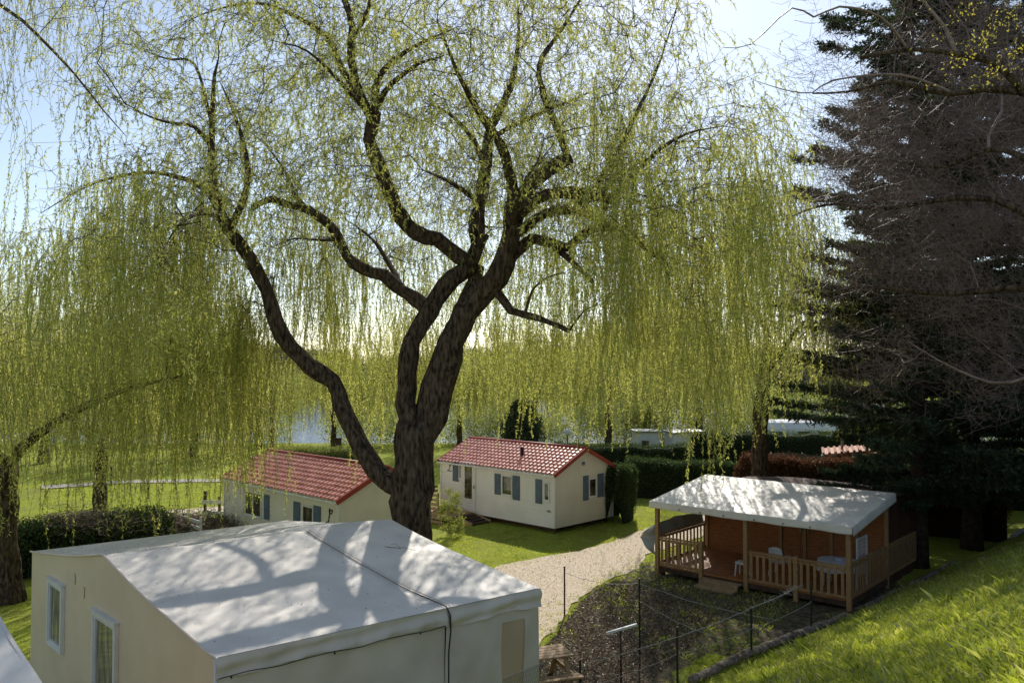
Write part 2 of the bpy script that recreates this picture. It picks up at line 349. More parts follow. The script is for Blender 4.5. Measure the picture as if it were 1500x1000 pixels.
def strands(anchors,lens,nper,spread=.35,out=None,leafsp=.04,LL=(.05,.085),LW=(.012,.02),seg=.22,sway=.03,bend=.35,root=None,lm=WILLOW,tm=TWIG,sr=.0035,droop=1.0,names=('hanging_twigs','foliage'),clump=0):
    """hanging willow twigs with alternate narrow leaves"""
    S0=[];S1=[];LP=[];LD=[]
    for a,L,m in zip(anchors,lens,nper):
        o=np.array([0,0,0.]) if out is None else a-out; o[2]=0; o=o/max(np.linalg.norm(o),1e-6)
        dr=RNG.normal(size=2)*.05
        for _ in range(m):
            h=unit(RNG.normal(size=3)*np.array([1,1,.3])+o*.6); l=L*RNG.uniform(.45,1.15); n=max(3,int(l/seg)); t=np.linspace(0,1,n+1)*l
            reach=RNG.uniform(.1,bend)*min(1.5,l); hor=reach*(1-np.exp(-t/(.35+reach*.6)))
            zz=-(t-hor*.75)*droop; zz=zz+ (.12*np.sin(np.minimum(t,1)*PI))*(RNG.uniform(0,1))
            sw=np.cumsum(RNG.normal(size=(n+1,2))*sway,0)
            p=a+RNG.normal(size=3)*spread*np.array([1,1,.35])
            w_=.10*np.sin(t*RNG.uniform(.8,2.2)+RNG.uniform(0,6))*np.minimum(t,1); d2=dr+RNG.normal(size=2)*.045; pts=np.stack([p[0]+h[0]*hor+sw[:,0]+w_+d2[0]*t,p[1]+h[1]*hor+sw[:,1]+d2[1]*t,p[2]+zz],1)
            S0.append(pts[:-1]);S1.append(pts[1:])
            nl=int(l/leafsp); 
            if nl<1: continue
            u=RNG.uniform(.02,1,nl)**.8*(n-.001); i=u.astype(int); f=(u-i)[:,None]; q=pts[i]*(1-f)+pts[i+1]*f
            dd=unit(pts[i+1]-pts[i]); w=unit(dd*.75+RNG.normal(size=(nl,3))*.55+np.array([0,0,-.25]))
            LP.append(q);LD.append(w)
    S0=np.concatenate(S0);S1=np.concatenate(S1);LP=np.concatenate(LP);LD=np.concatenate(LD)
    tubes_np(names[0],S0,S1,np.full(len(S0),sr),np.full(len(S0),sr*.85),tm,root)
    V=leafquads(LP,LD,RNG.uniform(*LL,len(LP)),RNG.uniform(*LW,len(LP)))
    quads(names[1],V,lm,root); return len(LP)
# ================================================================== GROUND
def axis(a,b,fine0,fine1,fs,cs):
    xs=[a]; 
    while xs[-1]<b:
        x=xs[-1]; s=fs if fine0<=x<fine1 else max(fs,min(cs,(max(fine0-x,x-fine1))*.18+fs)); xs.append(x+s)
    return np.array(xs)
xs=axis(-900,900,-16,24,.4,60); ys=axis(-20,1400,0,40,.4,60)
xs=np.unique(np.round(xs,3)); ys=np.unique(np.concatenate([ys[(ys<70)|(ys>200)],np.arange(70,82,1),np.arange(84,188,8),np.arange(188,201,1.5)]))
X,Y=np.meshgrid(xs,ys,indexing='ij'); Z=terr(X,Y); nx,ny=X.shape
m=MB(); m.v=[tuple(v) for v in np.stack([X,Y,Z],-1).reshape(-1,3)]
m.f=[(i*ny+j,(i+1)*ny+j,(i+1)*ny+j+1,i*ny+j+1) for i in range(nx-1) for j in range(ny-1)]
tag(m.build('ground',GROUND,smooth=True),kind='structure')
m=MB(); m.add([(-900,60,-.75),(900,60,-.75),(900,215,-.75),(-900,215,-.75)],[(0,1,2,3)]); tag(m.build('river',WATER),kind='structure')
def sheet(name,poly,m_,dz,res=.35,ragged=.10,kind='structure'):
    """ground sheet inside a world polygon, ragged edge, follows the terrain"""
    poly=[(p[0],p[1]) for p in poly]; pts=[]
    for i,(a,b) in enumerate(zip(poly,poly[1:]+poly[:1])):
        L=math.dist(a,b); n=max(1,int(L/.3))
        for k in range(n):
            t=k/n; ragged_=ragged; pts.append((a[0]+(b[0]-a[0])*t+random.gauss(0,ragged*.35),a[1]+(b[1]-a[1])*t+random.gauss(0,ragged*.35)))
    bm=bmesh.new(); vs=[bm.verts.new((x,y,0)) for x,y in pts]; bm.faces.new(vs)
    bmesh.ops.triangulate(bm,faces=bm.faces[:])
    for _ in range(5):
        es=[e for e in bm.edges if e.calc_length()>1.2]
        if not es: break
        bmesh.ops.subdivide_edges(bm,edges=es,cuts=1); bmesh.ops.triangulate(bm,faces=bm.faces[:])
    for v in bm.verts: v.co.z=tz(v.co.x,v.co.y)+dz
    bmesh.ops.recalc_face_normals(bm,faces=bm.faces[:])
    me=bpy.data.meshes.new(name); bm.to_mesh(me); bm.free(); me.materials.append(m_); o=bpy.data.objects.new(name,me); link(o); tag(o,kind=kind); return o
gp=[G(*p) for p in [(690,850),(735,828),(800,815),(850,806),(900,792),(935,778),(985,762),(1060,752),(1060,775),(985,800),(945,812),(935,832),(900,845),(868,862),(835,890),(812,925),(790,945),(700,950)]]
sheet('gravel_path',gp,GRAVEL,.03)
sp=[G(*p) for p in [(945,822),(905,848),(872,866),(842,893),(820,925),(790,960),(760,1050),(1015,1010),(1160,945),(1260,900),(1330,860),(1180,800)]]
sheet('bare_soil',sp,SOIL,.02)
sheet('path',[G(*p) for p in [(70,769),(160,757),(250,749),(330,743),(340,752),(250,759),(160,768),(75,780)]],GRAVEL,.05,ragged=.1)
sheet('path',[G(*p) for p in [(60,712),(180,705),(330,702),(335,706),(180,709),(60,717)]],STONE,.05,ragged=.05)
# ================================================================== SKY, SUN
SUN_AZ=math.atan2(.16,1.0); SUN_EL=R(37)
w=bpy.data.worlds.new('World'); SC.world=w; w.use_nodes=True; nt=w.node_tree; nt.nodes.clear()
sk=nt.nodes.new('ShaderNodeTexSky'); sk.sky_type='NISHITA'; sk.sun_disc=False; sk.sun_elevation=SUN_EL; sk.sun_rotation=SUN_AZ; sk.air_density=1.0; sk.dust_density=.35; sk.ozone_density=1.6; sk.altitude=100
bg=nt.nodes.new('ShaderNodeBackground'); bg.inputs[1].default_value=.15; wo=nt.nodes.new('ShaderNodeOutputWorld')
hs=nt.nodes.new('ShaderNodeHueSaturation'); hs.inputs['Saturation'].default_value=.78; hs.inputs['Value'].default_value=1.0; nt.links.new(sk.outputs[0],hs.inputs['Color']); nt.links.new(hs.outputs[0],bg.inputs[0]); nt.links.new(bg.outputs[0],wo.inputs[0])
sl=bpy.data.lights.new('sun','SUN'); sl.energy=5.0; sl.angle=R(.53); sl.color=(1,.94,.84); so=bpy.data.objects.new('sun',sl); link(so)
sd=Vector((math.sin(SUN_AZ)*math.cos(SUN_EL),math.cos(SUN_AZ)*math.cos(SUN_EL),math.sin(SUN_EL))); so.rotation_euler=sd.to_track_quat('Z','Y').to_euler(); so.location=(0,0,60)
cam=bpy.data.cameras.new('camera'); cam.sensor_width=36; cam.lens=36*F/1500; cam.clip_end=4000; cam.clip_start=.1; co=bpy.data.objects.new('camera',cam); link(co)
co.location=(0,0,H); co.rotation_euler=(PI/2+TH,0,0); SC.camera=co
SC.view_settings.view_transform='Standard'; SC.view_settings.look='None'; SC.view_settings.exposure=0
SC.cycles.max_bounces=8; SC.cycles.transparent_max_bounces=12; SC.cycles.diffuse_bounces=3; SC.cycles.sample_clamp_indirect=6

# ================================================================== MOBILE HOMES
GA=(.70,.714); LO=(-.714,.70)
def px_long(o,px): return (1200*o[0]-(px-750)*o[1])/(.714*1200+(px-750)*.7)
def px_gab(o,px): return ((px-750)*o[1]-1200*o[0])/(840-(px-750)*.714)
def zpx(py,d): return H-(py-535)/1200*d
X_,Y_,Z_=Vector((1,0,0)),Vector((0,1,0)),Vector((0,0,1))
def siding_long(mb,L,z0,z1,x0,sgn):
    n=int(round((z1-z0)/.165)); h=(z1-z0)/n
    for k in range(n):
        a=z0+k*h; mb.add([(x0+sgn*.030,0,a),(x0+sgn*.030,L,a),(x0+sgn*.002,L,a+h),(x0+sgn*.002,0,a+h)],[(0,1,2,3)])
        mb.add([(x0+sgn*.030,0,a),(x0+sgn*.030,L,a),(x0,L,a),(x0,0,a)],[(0,1,2,3)])
def siding_gable(mb,W,z0,ze,zr,y0,sgn):
    n=int(round((zr-z0)/.165)); h=(zr-z0)/n
    def w(z): return 0 if z<=ze else (z-ze)/(zr-ze)*W/2
    for k in range(n):
        a=z0+k*h; b=a+h; wa=w(a); wb=min(w(b),W/2-.01)
        zs=[a,b]
        if a<ze<b: zs=[a,ze,b]
        for q0,q1 in zip(zs,zs[1:]):
            w0=w(q0); w1=min(w(q1),W/2-.005); o0=.028*(1-(q0-a)/h)+.002; o1=.028*(1-(q1-a)/h)+.002
            mb.add([(w0,y0+sgn*o0,q0),(W-w0,y0+sgn*o0,q0),(W-w1,y0+sgn*o1,q1),(w1,y0+sgn*o1,q1)],[(0,1,2,3)])
        mb.add([(wa,y0+sgn*.03,a),(W-wa,y0+sgn*.03,a),(W-wa,y0,a),(wa,y0,a)],[(0,1,2,3)])
def window(root,face,a0,a1,z0,z1,name='window',shut=(),bars=0):
    """face 'L' = long wall x=0 facing -x, coordinate y; 'G' = gable y=0 facing -y, coordinate x"""
    def pt(a,o,z): return (-o,a,z) if face=='L' else (a,-o,z)
    def bx(mb,a,b,o0,o1,c,d):
        p=pt((a+b)/2,(o0+o1)/2,(c+d)/2); sz=(o1-o0,b-a,d-c) if face=='L' else (b-a,o1-o0,d-c); mb.box(p,sz)
    fw=.05
    f=MB(); bx(f,a0,a0+fw,.02,.06,z0,z1); bx(f,a1-fw,a1,.02,.06,z0,z1); bx(f,a0+fw,a1-fw,.02,.06,z1-fw,z1); bx(f,a0+fw,a1-fw,.02,.06,z0,z0+fw)
    if bars: bx(f,(a0+a1)/2-.025,(a0+a1)/2+.025,.02,.058,z0+fw,z1-fw)
    fo=f.build(name,WHITE,root)
    g=MB(); bx(g,a0+fw,a1-fw,.024,.036,z0+fw,z1-fw); g.build('pane',GLASS,fo)
    s=MB(); bx(s,a0-.02,a1+.02,.02,.085,z0-.035,z0-.002); s.build('sill',WHITE,fo)
    for (b0,b1,c0,c1) in shut:
        q=MB(); bx(q,b0,b1,.022,.05,c0,c1)
        k=c0+.05
        while k<c1-.06:
            bx(q,b0+.03,b1-.03,.05,.058,k,k+.035); k+=.06
        q.build('shutter',SHUT,root)
    return fo
def tiles(L,W,ze,zr,ov=.14,oe=.12):
    m=MB(); rows=9; slope=(zr-ze)/(W/2)
    def side(sg):
        nu=int((L+2*oe)/.032); b=len(m.v); cols=nu+1; st=[]
        for r in range(rows):
            for e in (0,1):
                t=(r+e*.999)/rows; xx=-ov+(W/2+ov)*t; st.append((xx,.045*(1-e)))
        for (xx,lift) in st:
            for i in range(cols):
                y=-oe+(L+2*oe)*i/nu; ph=(y/.235)%1
                wv=.05*math.sqrt(max(0,1-((ph-.4)/.4)**2)) if ph<.8 else -.012
                z=ze-.02+(xx+0)*slope+lift+wv+.05; X=xx if sg>0 else W-xx
                m.v.append((X,y,z))
        for a in range(len(st)-1):
            for i in range(cols-1):
                q=b+a*cols+i; m.f.append((q,q+1,q+cols+1,q+cols))
    side(1); side(-1)
    return m
def letter_L(z,y,sz,root,f='L'):
    c=[(.55,.95),(.75,1.0),(.72,.82),(.52,.75),(.42,.9),(.5,1.08),(.42,.6),(.35,.3),(.22,.08),(.05,.02),(.05,.16),(.25,.14),(.45,.02),(.7,-.02),(.85,.12)]
    pts=catmull([(a,b,0) for a,b in c],.04)
    mm=MB(); mm.tube([Vector((-.035,y-(q[0]-.5)*sz,z+q[1]*sz)) for q in pts],[.012*sz*3*(.6+.6*abs(math.sin(i*.4))) for i in range(len(pts))],6)
    mm.build('script_letter',BLACK,root,smooth=True)
def mobile_home(o,L,label,wallmat,gmat):
    W=3.85; ze=2.42; zr=3.3; z0=.22
    root=thing('mobile_home',label,'mobile home',(o[0],o[1],0),math.atan2(GA[1],GA[0]),'white mobile homes with red tiled roofs')
    m=MB(); siding_long(m,L,z0,ze,0,-1); m.build('wall',wallmat,root); m=MB(); siding_long(m,L,z0,ze,W,1); m.build('wall',wallmat,root)
    m=MB(); siding_gable(m,W,z0,ze,zr,0,-1); m.build('gable_wall',gmat,root); m=MB(); siding_gable(m,W,z0,ze,zr,L,1); m.build('gable_wall',gmat,root)
    c=MB(); 
    for (x,y) in ((-.01,-.01),(W+.01,-.01),(-.01,L+.01),(W+.01,L+.01)): c.box((x,y,(z0+ze)/2),(.07,.07,ze-z0))
    each(c,'corner_trim',WHITE,root)
    s=MB(); s.box((.25,L/2,.12),(.06,L-.2,.18)); s.box((W-.25,L/2,.12),(.06,L-.2,.18)); s.box((W/2,.3,.12),(W-.6,.06,.16))
    each(s,'chassis_beam',WOODD,root)
    r=tiles(L,W,ze,zr).build('roof',TILE,root)
    t=MB(); sl=(zr-ze)/(W/2)
    for y in (-.13,L+.13):
        for sg in (0,1):
            a=(-.16 if sg==0 else W+.16); t.bar((a,y,ze-.16*sl+.03),(W/2,y,zr+.03),.035,.16)
    each(t,'verge_board',TILET,root)
    g=MB(); g.bar((-.17,-.1,ze-.06),(-.17,L+.1,ze-.06),.08,.06); g.build('gutter',WHITE,root,bevel=.01)
    rc=MB(); rc.tube([(W/2,-.14,zr+.075),(W/2,L+.14,zr+.075)],.07,8); rc.build('ridge_cap',TILET,r,smooth=True)
    v=MB(); v.box((W/2-.1,-.035,2.72),(.18,.02,.14)); v.build('vent',GREYM,root)
    return root
# right-hand mobile home
o1=(1.75,33.8)
h1=mobile_home(o1,7.1,'white mobile home with blue shutters and wooden steps, right of the big willow trunk',CLAD,CREAM)
def lw(root,o,x0,x1,y0,y1,shut=(),**k):
    a,b=px_long(o,x1),px_long(o,x0); d=o[1]+.7*(a+b)/2
    sh=[(px_long(o,s[1]),px_long(o,s[0]),zpx(s[3],o[1]+.7*px_long(o,s[0])),zpx(s[2],o[1]+.7*px_long(o,s[0]))) for s in shut]
    return window(root,'L',a,b,zpx(y1,d),zpx(y0,d),shut=sh,**k)
def gw(root,o,x0,x1,y0,y1,shut=(),**k):
    a,b=px_gab(o,x0),px_gab(o,x1); d=o[1]+.714*(a+b)/2
    sh=[(px_gab(o,s[0]),px_gab(o,s[1]),zpx(s[3],o[1]+.714*px_gab(o,s[0])),zpx(s[2],o[1]+.714*px_gab(o,s[0]))) for s in shut]
    return window(root,'G',a,b,zpx(y1,d),zpx(y0,d),shut=sh,**k)
lw(h1,o1,736,751,695,724,[(725.5,734,692,722),(752,762,695,730)])
lw(h1,o1,797.5,805.5,705,732,[(785,794.5,700,735)])
lw(h1,o1,673.5,677.5,677,700,[(664.5,673,676,703)])
gw(h1,o1,861,872,699,726,[(853,860.5,696,732),(874,882.5,693,727)])
a,b=px_long(o1,698),px_long(o1,677.5); dz0=zpx(747,o1[1]+.7*a); dz1=zpx(677,o1[1]+.7*a)
m=MB(); m.box((-.03,(a+b)/2,(dz0+dz1)/2),(.05,b-a,dz1-dz0)); d_=m.build('door',WHITE,h1,bevel=.008)
m=MB(); m.box((-.062,(a+b)/2,(dz0+dz1)/2+.18),(.012,(b-a)*.5,(dz1-dz0)*.68)); m.build('pane',GLASS,d_)
m=MB(); m.box((-.08,a+.08,(dz0+dz1)/2),(.05,.03,.14)); m.build('handle',GREYM,d_)
letter_L(1.98,px_long(o1,660),.3,h1)
m=MB(); m.box((-.04,px_long(o1,804),zpx(747,34)),(.04,.16,.09)); m.build('meter_box',GREYM,h1)
m=MB(); m.tube([(.95,px_long(o1,767)+1.0,2.8),(.95,px_long(o1,767)+1.0,3.3)],.075,10); m.build('flue',BLACK,h1,smooth=True)
# deck, rail and steps of the right-hand home
m=MB()
for i in range(13): m.box((-.12-.145*i-.07,5.95,dz0-.06),(.13,2.5,.03))
dk=m.build('deck_floor',WOOD,h1)
m=MB()
for x in (-.15,-1.0,-1.95):
    for y in (4.8,6,7.1): m.box((x,y,(dz0-.08)/2),(.09,.09,dz0-.1))
each(m,'deck_post',WOODD,h1)
m=MB()
for zz in (.18,.38,.58,.78,.98): m.box((-1.99,6.1,dz0+zz-.1),(.025,2.2,.13))
for y in (5.05,6.1,7.15): m.box((-1.95,y,dz0+.45),(.06,.06,1.1))
for zz in (.18,.38,.58,.78,.98): m.box((-1.05,7.2,dz0+zz-.1),(1.8,.025,.13))
m.build('deck_rail',WOODL,h1)
m=MB()
for zz in (.08,.25,.42): m.box((-2.0,5.95,zz),(.02,2.5,.12))
m.build('deck_skirt',WOODL,h1)
m=MB(); n=4
for i in range(n): m.box((-.75,4.72-i*.27-.13,dz0-.12-(i+.5)*(dz0-.1)/n+.05),(1.05,.29,.04))
each(m,'step_tread',WOODD,h1)
m=MB()
for x in (-.2,-1.3): m.bar((x,4.75,dz0-.12),(x,4.75-n*.29,.04),.04,.2)
each(m,'stringer',WOODL,h1)
# left-hand mobile home
o2=(-5.75,27.3)
h2=mobile_home(o2,8.0,'red roofed mobile home with a black script letter, half hidden behind the tent lodge roof',CREAM,CREAM)
lw(h2,o2,362.5,386,719,754,[(390,397.5,722,758)],bars=1)
lw(h2,o2,446,462,739,768,[(433,442.5,732,766),(462.5,472.5,738,770)])
letter_L(1.55,px_long(o2,486),.52,h2)
m=MB()
for zz in (.18,.4,.62,.84): m.box((-2.0,7.0,.35+zz),(.03,2.3,.12))
for y in (5.9,7,8.1): m.box((-1.96,y,.75),(.07,.07,1.3))
m.build('deck_rail',WHITE,h2)
m=MB(); m.box((-1.0,7.0,.36),(1.9,2.3,.06)); m.build('deck_floor',WOOD,h2)
# ================================================================== TENT LODGE (foreground)
h_=4.0; ZE=H-h_
def TP(a,b,z): # a along ridge direction, b across (0 near eave, 1 far eave)
    C=Vector((-1.012*h_,2.837*h_)); D=Vector((.118*h_,3.715*h_)); E=Vector((-2.585*h_,4.444*h_))
    q=C+(D-C)*a+(E-C)*b; return Vector((q.x,q.y,z))
tl=wthing('tent_lodge','large cream tent lodge with pale dappled canvas roof and black strap, in the foreground','tent',tuple(TP(.5,.5,0)),None)
SP=(558-0)/1000.
def sag(a,b): return .010*math.sin(a*9+b*3)+.007*math.sin(b*17+a*5)+.003*math.sin(a*31+b*11)
STR=.655
def roofz(a,b):
    r=.66*(1-abs(b-.5)/.5)
    rid=.66-(.03*a)
    z=ZE+rid*(1-abs(b-.5)/.5)
    e=min(b,1-b)*2
    z-= .10*math.sin(PI*e)*.55
    z+=sag(a,b)*min(1,e*5)
    if a>STR: z+=.03*math.sin(PI*(a-STR)/(1-STR))*min(1,e*6)
    z-=.04*math.exp(-((a-STR)/.02)**2)*min(1,e*4)
    # soft hollows between the frame hoops
    z+=-.025*math.sin(PI*((a/STR*3)%1))*min(1,e*4) if a<STR else 0
    return z
m=MB(); m.grid(lambda u,v:TP(-.005+1.01*u,v,roofz(u,v)),90,110); rf=m.build('roof',CANV,tl,smooth=True)
# valances with folds
def valance(a0,a1,b,out,drop,nm,folds,seed=0):
    m=MB(); rr=random.Random(seed)
    nrm=(TP(0,0,0)-TP(0,1,0)).normalized()*out
    def f(u,v):
        a=a0+(a1-a0)*u; z=roofz(a,b)-drop*v*(1+.08*math.sin(a*20)); w=(.02+.02*math.sin(a*folds+v*3)+.012*math.sin(a*folds*2.3+1))*v
        w+=.028*math.sin(a*7+v*5)*math.sin(PI*v)
        return TP(a,b,z)+nrm*(.02+w)
    m.grid(f,120,10); return m.build(nm,CANVW,tl,smooth=True)
valance(-.004,STR,0,1,.27,'valance',55); valance(STR+.004,1.005,0,1.3,.30,'valance',38,3)
def wallfront(a0,a1,nm,off):
    m=MB(); nrm=(TP(0,0,0)-TP(0,1,0)).normalized()
    def f(u,v):
        a=a0+(a1-a0)*u; z=(ZE-.02)*(1-v)
        return TP(a,0,z)+nrm*(off+.02*math.sin(a*14+v*2)*v+.012*math.sin(a*47+v*7)*math.sin(PI*min(1,v*3))+.015*math.sin(v*11+a*3))
    m.grid(f,110,50); return m.build(nm,CANVW,tl,smooth=True)
wallfront(0,STR,'front_wall',-.03)
# awning part: wall with a window opening
m=MB(); nrm=(TP(0,0,0)-TP(0,1,0)).normalized(); WA0,WA1,WZ0,WZ1=.858,.942,ZE-1.75,ZE-.47
def wf(a,z): return TP(a,0,z)+nrm*(.0+.016*math.sin(a*30+z*2)+.010*math.sin(a*60-z*5))
def patch(m,a0,a1,z0,z1,off=0):
    m.grid(lambda u,v: wf(a0+(a1-a0)*u,z1+(z0-z1)*v)+nrm*off,26,26)
for q in ((STR,WA0,0,ZE-.02),(WA1,1.0,0,ZE-.02),(WA0,WA1,0,WZ0),(WA0,WA1,WZ1,ZE-.02)): patch(m,*q)
fw=m.build('front_wall',CANVW,tl,smooth=True)
m=MB(); patch(m,WA0-.004,WA1+.004,WZ0-.02,WZ1+.02,-.012); m.build('window',TANPVC,tl,smooth=True)
# right end wall, back wall
def sidewall(a,nm,mt,off,sgn):
    m=MB(); al=(TP(1,0,0)-TP(0,0,0)).normalized()
    m.grid(lambda u,v: TP(a,u,0)+Vector((0,0,(roofz(max(0,min(1,a)),u)-.012)*(1-v)))+al*sgn*(off+(.015*math.sin(u*23+v*3) if nm=='end_wall' else 0)),60,20)
    return m.build(nm,mt,tl,smooth=True)
sidewall(1,'end_wall',CANVW,.0,1); sidewall(0,'gable_wall',BEIGE,.0,-1)
m=MB(); m.grid(lambda u,v:TP(u,1,roofz(u,1)*(1-v)),40,6); m.build('back_wall',CANVW,tl,smooth=True)
# hem trim of the beige wall
m=MB(); al=(TP(1,0,0)-TP(0,0,0)).normalized()
m.tube([TP(0,b,roofz(0,b)+.004)-al*.03 for b in np.linspace(0,1,41)],.022,6); m.build('roof_hem',CANVW,tl,smooth=True)
m=MB(); m.tube([TP(0,0,z)-al*.01 for z in (0,1,2,ZE)],.025,6); m.build('corner_trim',WHITE,tl,smooth=True)
# strap over the roof and down the front
st=[TP(STR,b,roofz(STR,b)+.03) for b in np.linspace(.5,0.0,30)]+[TP(STR,0,ZE-.1)+nrm*.11,TP(STR,0,ZE-.35)+nrm*.12]+[TP(STR,0,z)+nrm*(.07) for z in (2.2,1.2,.4,.02)]
m=MB(); m.tube(st,[.006]*24+[.009]*6+[.013]*6,5); m.build('strap',BLACK,tl,smooth=True)
m=MB(); 
m.tube([TP(STR+.011,b,roofz(STR+.011,b)+.03) for b in np.linspace(.5,0.0,30)]+[TP(STR+.009,0,ZE-.3)+nrm*.12],.009,6); m.build('piping',CANVW,tl,smooth=True)
m=MB()
for a in (.03,.3,.56): m.tube([TP(a,0,ZE-.27)+nrm*.06,TP(a,0,ZE-.3)+nrm*.08],.012,6)
m.tube([TP(a,0,ZE-.265+.012*math.sin(a*30))+nrm*(.075+.012*math.sin(a*55)) for a in np.linspace(0,STR-.01,60)],.007,4)
m.build('cord',BLACK,tl)
tgp=[TP(.80,.33,roofz(.80,.33)+.02),TP(.83,.30,roofz(.83,.30)+.05),TP(.85,.31,roofz(.85,.31)+.03),TP(.87,.28,roofz(.87,.28)+.03)]
mt_=MB(); mt_.tube(tgp,[.006,.005,.004,.003],4); mt_.tube([tgp[1],tgp[1]+Vector((-.1,.05,.08)),tgp[1]+Vector((-.2,.05,.06))],[.004,.003,.002],4); tag(mt_.build('fallen_twig',BARK2),'thin fallen twig lying on the tent lodge roof right of the strap','twig')
n=420; aa=RNG.random(n); bb=RNG.random(n)*.98+.01; p=np.array([tuple(TP(a,b,roofz(a,b)+.012)) for a,b in zip(aa,bb)])
tag(quads('fallen_catkins',leafquads(p,unit(RNG.normal(size=(n,3))*np.array([1,1,.08])),RNG.uniform(.015,.05,n),RNG.uniform(.008,.016,n)),LITTER),'fallen catkins and leaf bits scattered over the tent lodge roof','catkins',kind='stuff')
# windows of the beige wall (coordinate b, facing -al)
def tent_window(b0,b1,z0,z1,curt):
    W_=(TP(0,1,0)-TP(0,0,0)); wd=W_.normalized(); fr=MB(); ax=(wd,-al,Z_)
    def bx(mb,c0,c1,y0,y1,o0,o1):
        c=TP(0,(c0+c1)/2,(y0+y1)/2)-al*((o0+o1)/2); mb.box(c,((c1-c0)*W_.length,o1-o0,y1-y0),ax)
    t=.075/W_.length; tz_=.075
    bx(fr,b0,b0+t,z0,z1,.0,.075); bx(fr,b1-t,b1,z0,z1,.0,.075); bx(fr,b0+t,b1-t,z1-tz_,z1,.0,.075); bx(fr,b0+t,b1-t,z0,z0+tz_,.0,.075)
    f=fr.build('window',WHITE,tl,bevel=.008)
    i=MB(); t2=t*1.7; z2=tz_*1.7
    bx(i,b0+t,b0+t2,z0+tz_,z1-tz_,.0,.05); bx(i,b1-t2,b1-t,z0+tz_,z1-tz_,.0,.05); bx(i,b0+t2,b1-t2,z1-z2,z1-tz_,.0,.05); bx(i,b0+t2,b1-t2,z0+tz_,z0+z2,.0,.05); i.build('sash',PLAST,f)
    g=MB(); bx(g,b0+t2,b1-t2,z0+z2,z1-z2,.01,.02); g.build('pane',GLASSC,f)
    tr=MB(); bx(tr,b0-t*.5,b1+t*.5,z1,z1+.03,.0,.09); tr.build('sill',PLAST,f)
tent_window(1-.258,1-.153,ZE-1.62,ZE-.30,0)
tent_window(1-.585,1-.455,ZE-1.9,ZE-.37,1)
m=MB()
for b,z in ((.68,ZE-.05),(.62,ZE-.2)): m.box(TP(0,b,z)-al*.015,(.14,.02,.2),((TP(0,1,0)-TP(0,0,0)).normalized(),-al,Z_))
each(m,'wall_patch',BEIGE,tl,bevel=.01)
# second tent roof cut by the corner
c0=P(0,905,7.5); 
t2=wthing('tent_lodge','pale canvas tent roof just entering the bottom left corner','tent',(-6.5,7,0))
A=P(0,902,9.0); B=P(64,1004,8.3); A2=A+(A-B)*2.5; off=Vector((-2.6,-1.9,.35))
m=MB(); m.grid(lambda u,v:A2+(B+(B-A)*1.5-A2)*u+off*v+Vector((0,0,.01*math.sin(u*30+v*9)-.06*math.sin(PI*v))),50,20); m.build('roof',CANV,t2,smooth=True)
b1=A2; b2=B+(B-A)*1.5
m=MB(); m.grid(lambda u,v:b1+(b2-b1)*u-Vector((0,0,(b1.z)*v))+Vector((-.03,-.03,0)),20,6); m.build('side_wall',CANVW,t2,smooth=True)
m=MB(); m.grid(lambda u,v:b1+off*u-Vector((0,0,b1.z*v)),10,6); m.grid(lambda u,v:b2+off*u-Vector((0,0,b1.z*v)),10,6); m.build('end_wall',BEIGE,t2,smooth=True)
# ================================================================== WOODEN LODGE with white awning roof
cb=thing('wooden_lodge','brown wooden lodge with railed veranda under a white sloping awning roof','lodge',(4.85,27.3,0),math.atan2(-.663,.746))
CW,CD=6.2,3.25; FZ=.34
m=MB()
for i in range(23): m.box((CW/2,-.02+.145*i,FZ-.02),(CW,.135,.04))
m.build('deck_floor',WOODO,cb)
m=MB()
for x in (.1,2,4.1,6.1):
    for y in (.1,1.6,3.1): m.box((x,y,(FZ-.05)/2),(.12,.12,FZ-.05))
m.box((CW/2,-.06,FZ-.12),(CW,.04,.16)); m.box((CW+.02,CD/2,FZ-.12),(.04,CD,.16)); m.build('deck_frame',WOODD,cb)
for x,top in ((0,2.3),(1.60,1.32),(3.12,2.27),(4.68,1.32),(6.2,2.24)):
    q=MB(); q.box((x,-.06,top/2),(.13,.13,top)); q.build('post',WOOD,cb,bevel=.01)
q=MB(); q.box((6.2,3.2,1.35),(.11,.11,2.7)); q.build('post',WOOD,cb,bevel=.01)
def rail(a,b,z0,z1,n,nm='railing'):
    a=Vector(a);b=Vector(b); m=MB(); m.bar(a+Z_*z1,b+Z_*z1,.075,.05); m.bar(a+Z_*z0,b+Z_*z0,.05,.09)
    m.bar(a+Z_*(z1-.09),b+Z_*(z1-.09),.035,.08)
    d=(b-a).normalized(); pr=Vector((d.y,-d.x,0))*.03
    for i in range(n):
        p=a+(b-a)*(i+.5)/n+pr; m.box(p+Z_*((z0+z1)/2-.02),(.085,.022,z1-z0-.04),(d,pr.normalized(),Z_))
    return m.build(nm,WOOD,cb)
rail((.08,-.06,0),(1.53,-.06,0),FZ+.06,1.25,7); rail((3.2,-.06,0),(4.61,-.06,0),FZ+.06,1.25,7); rail((4.75,-.06,0),(6.13,-.06,0),FZ+.06,1.25,7)
rail((0,.05,0),(0,3.15,0),FZ+.06,1.3,13); rail((6.2,.05,0),(6.2,3.15,0),FZ+.06,1.3,15)
rail((6.2,3.3,0),(6.2,6.2,0),FZ+.06,1.3,14)
m=MB()
for i in range(2): m.box((2.36,-.28-.3*i,FZ-.13-.14*i),(1.3,.32,.05)); m.box((2.36,-.42-.3*i,FZ-.22-.13*i),(1.3,.03,.13))
each(m,'step',WOODL,cb)
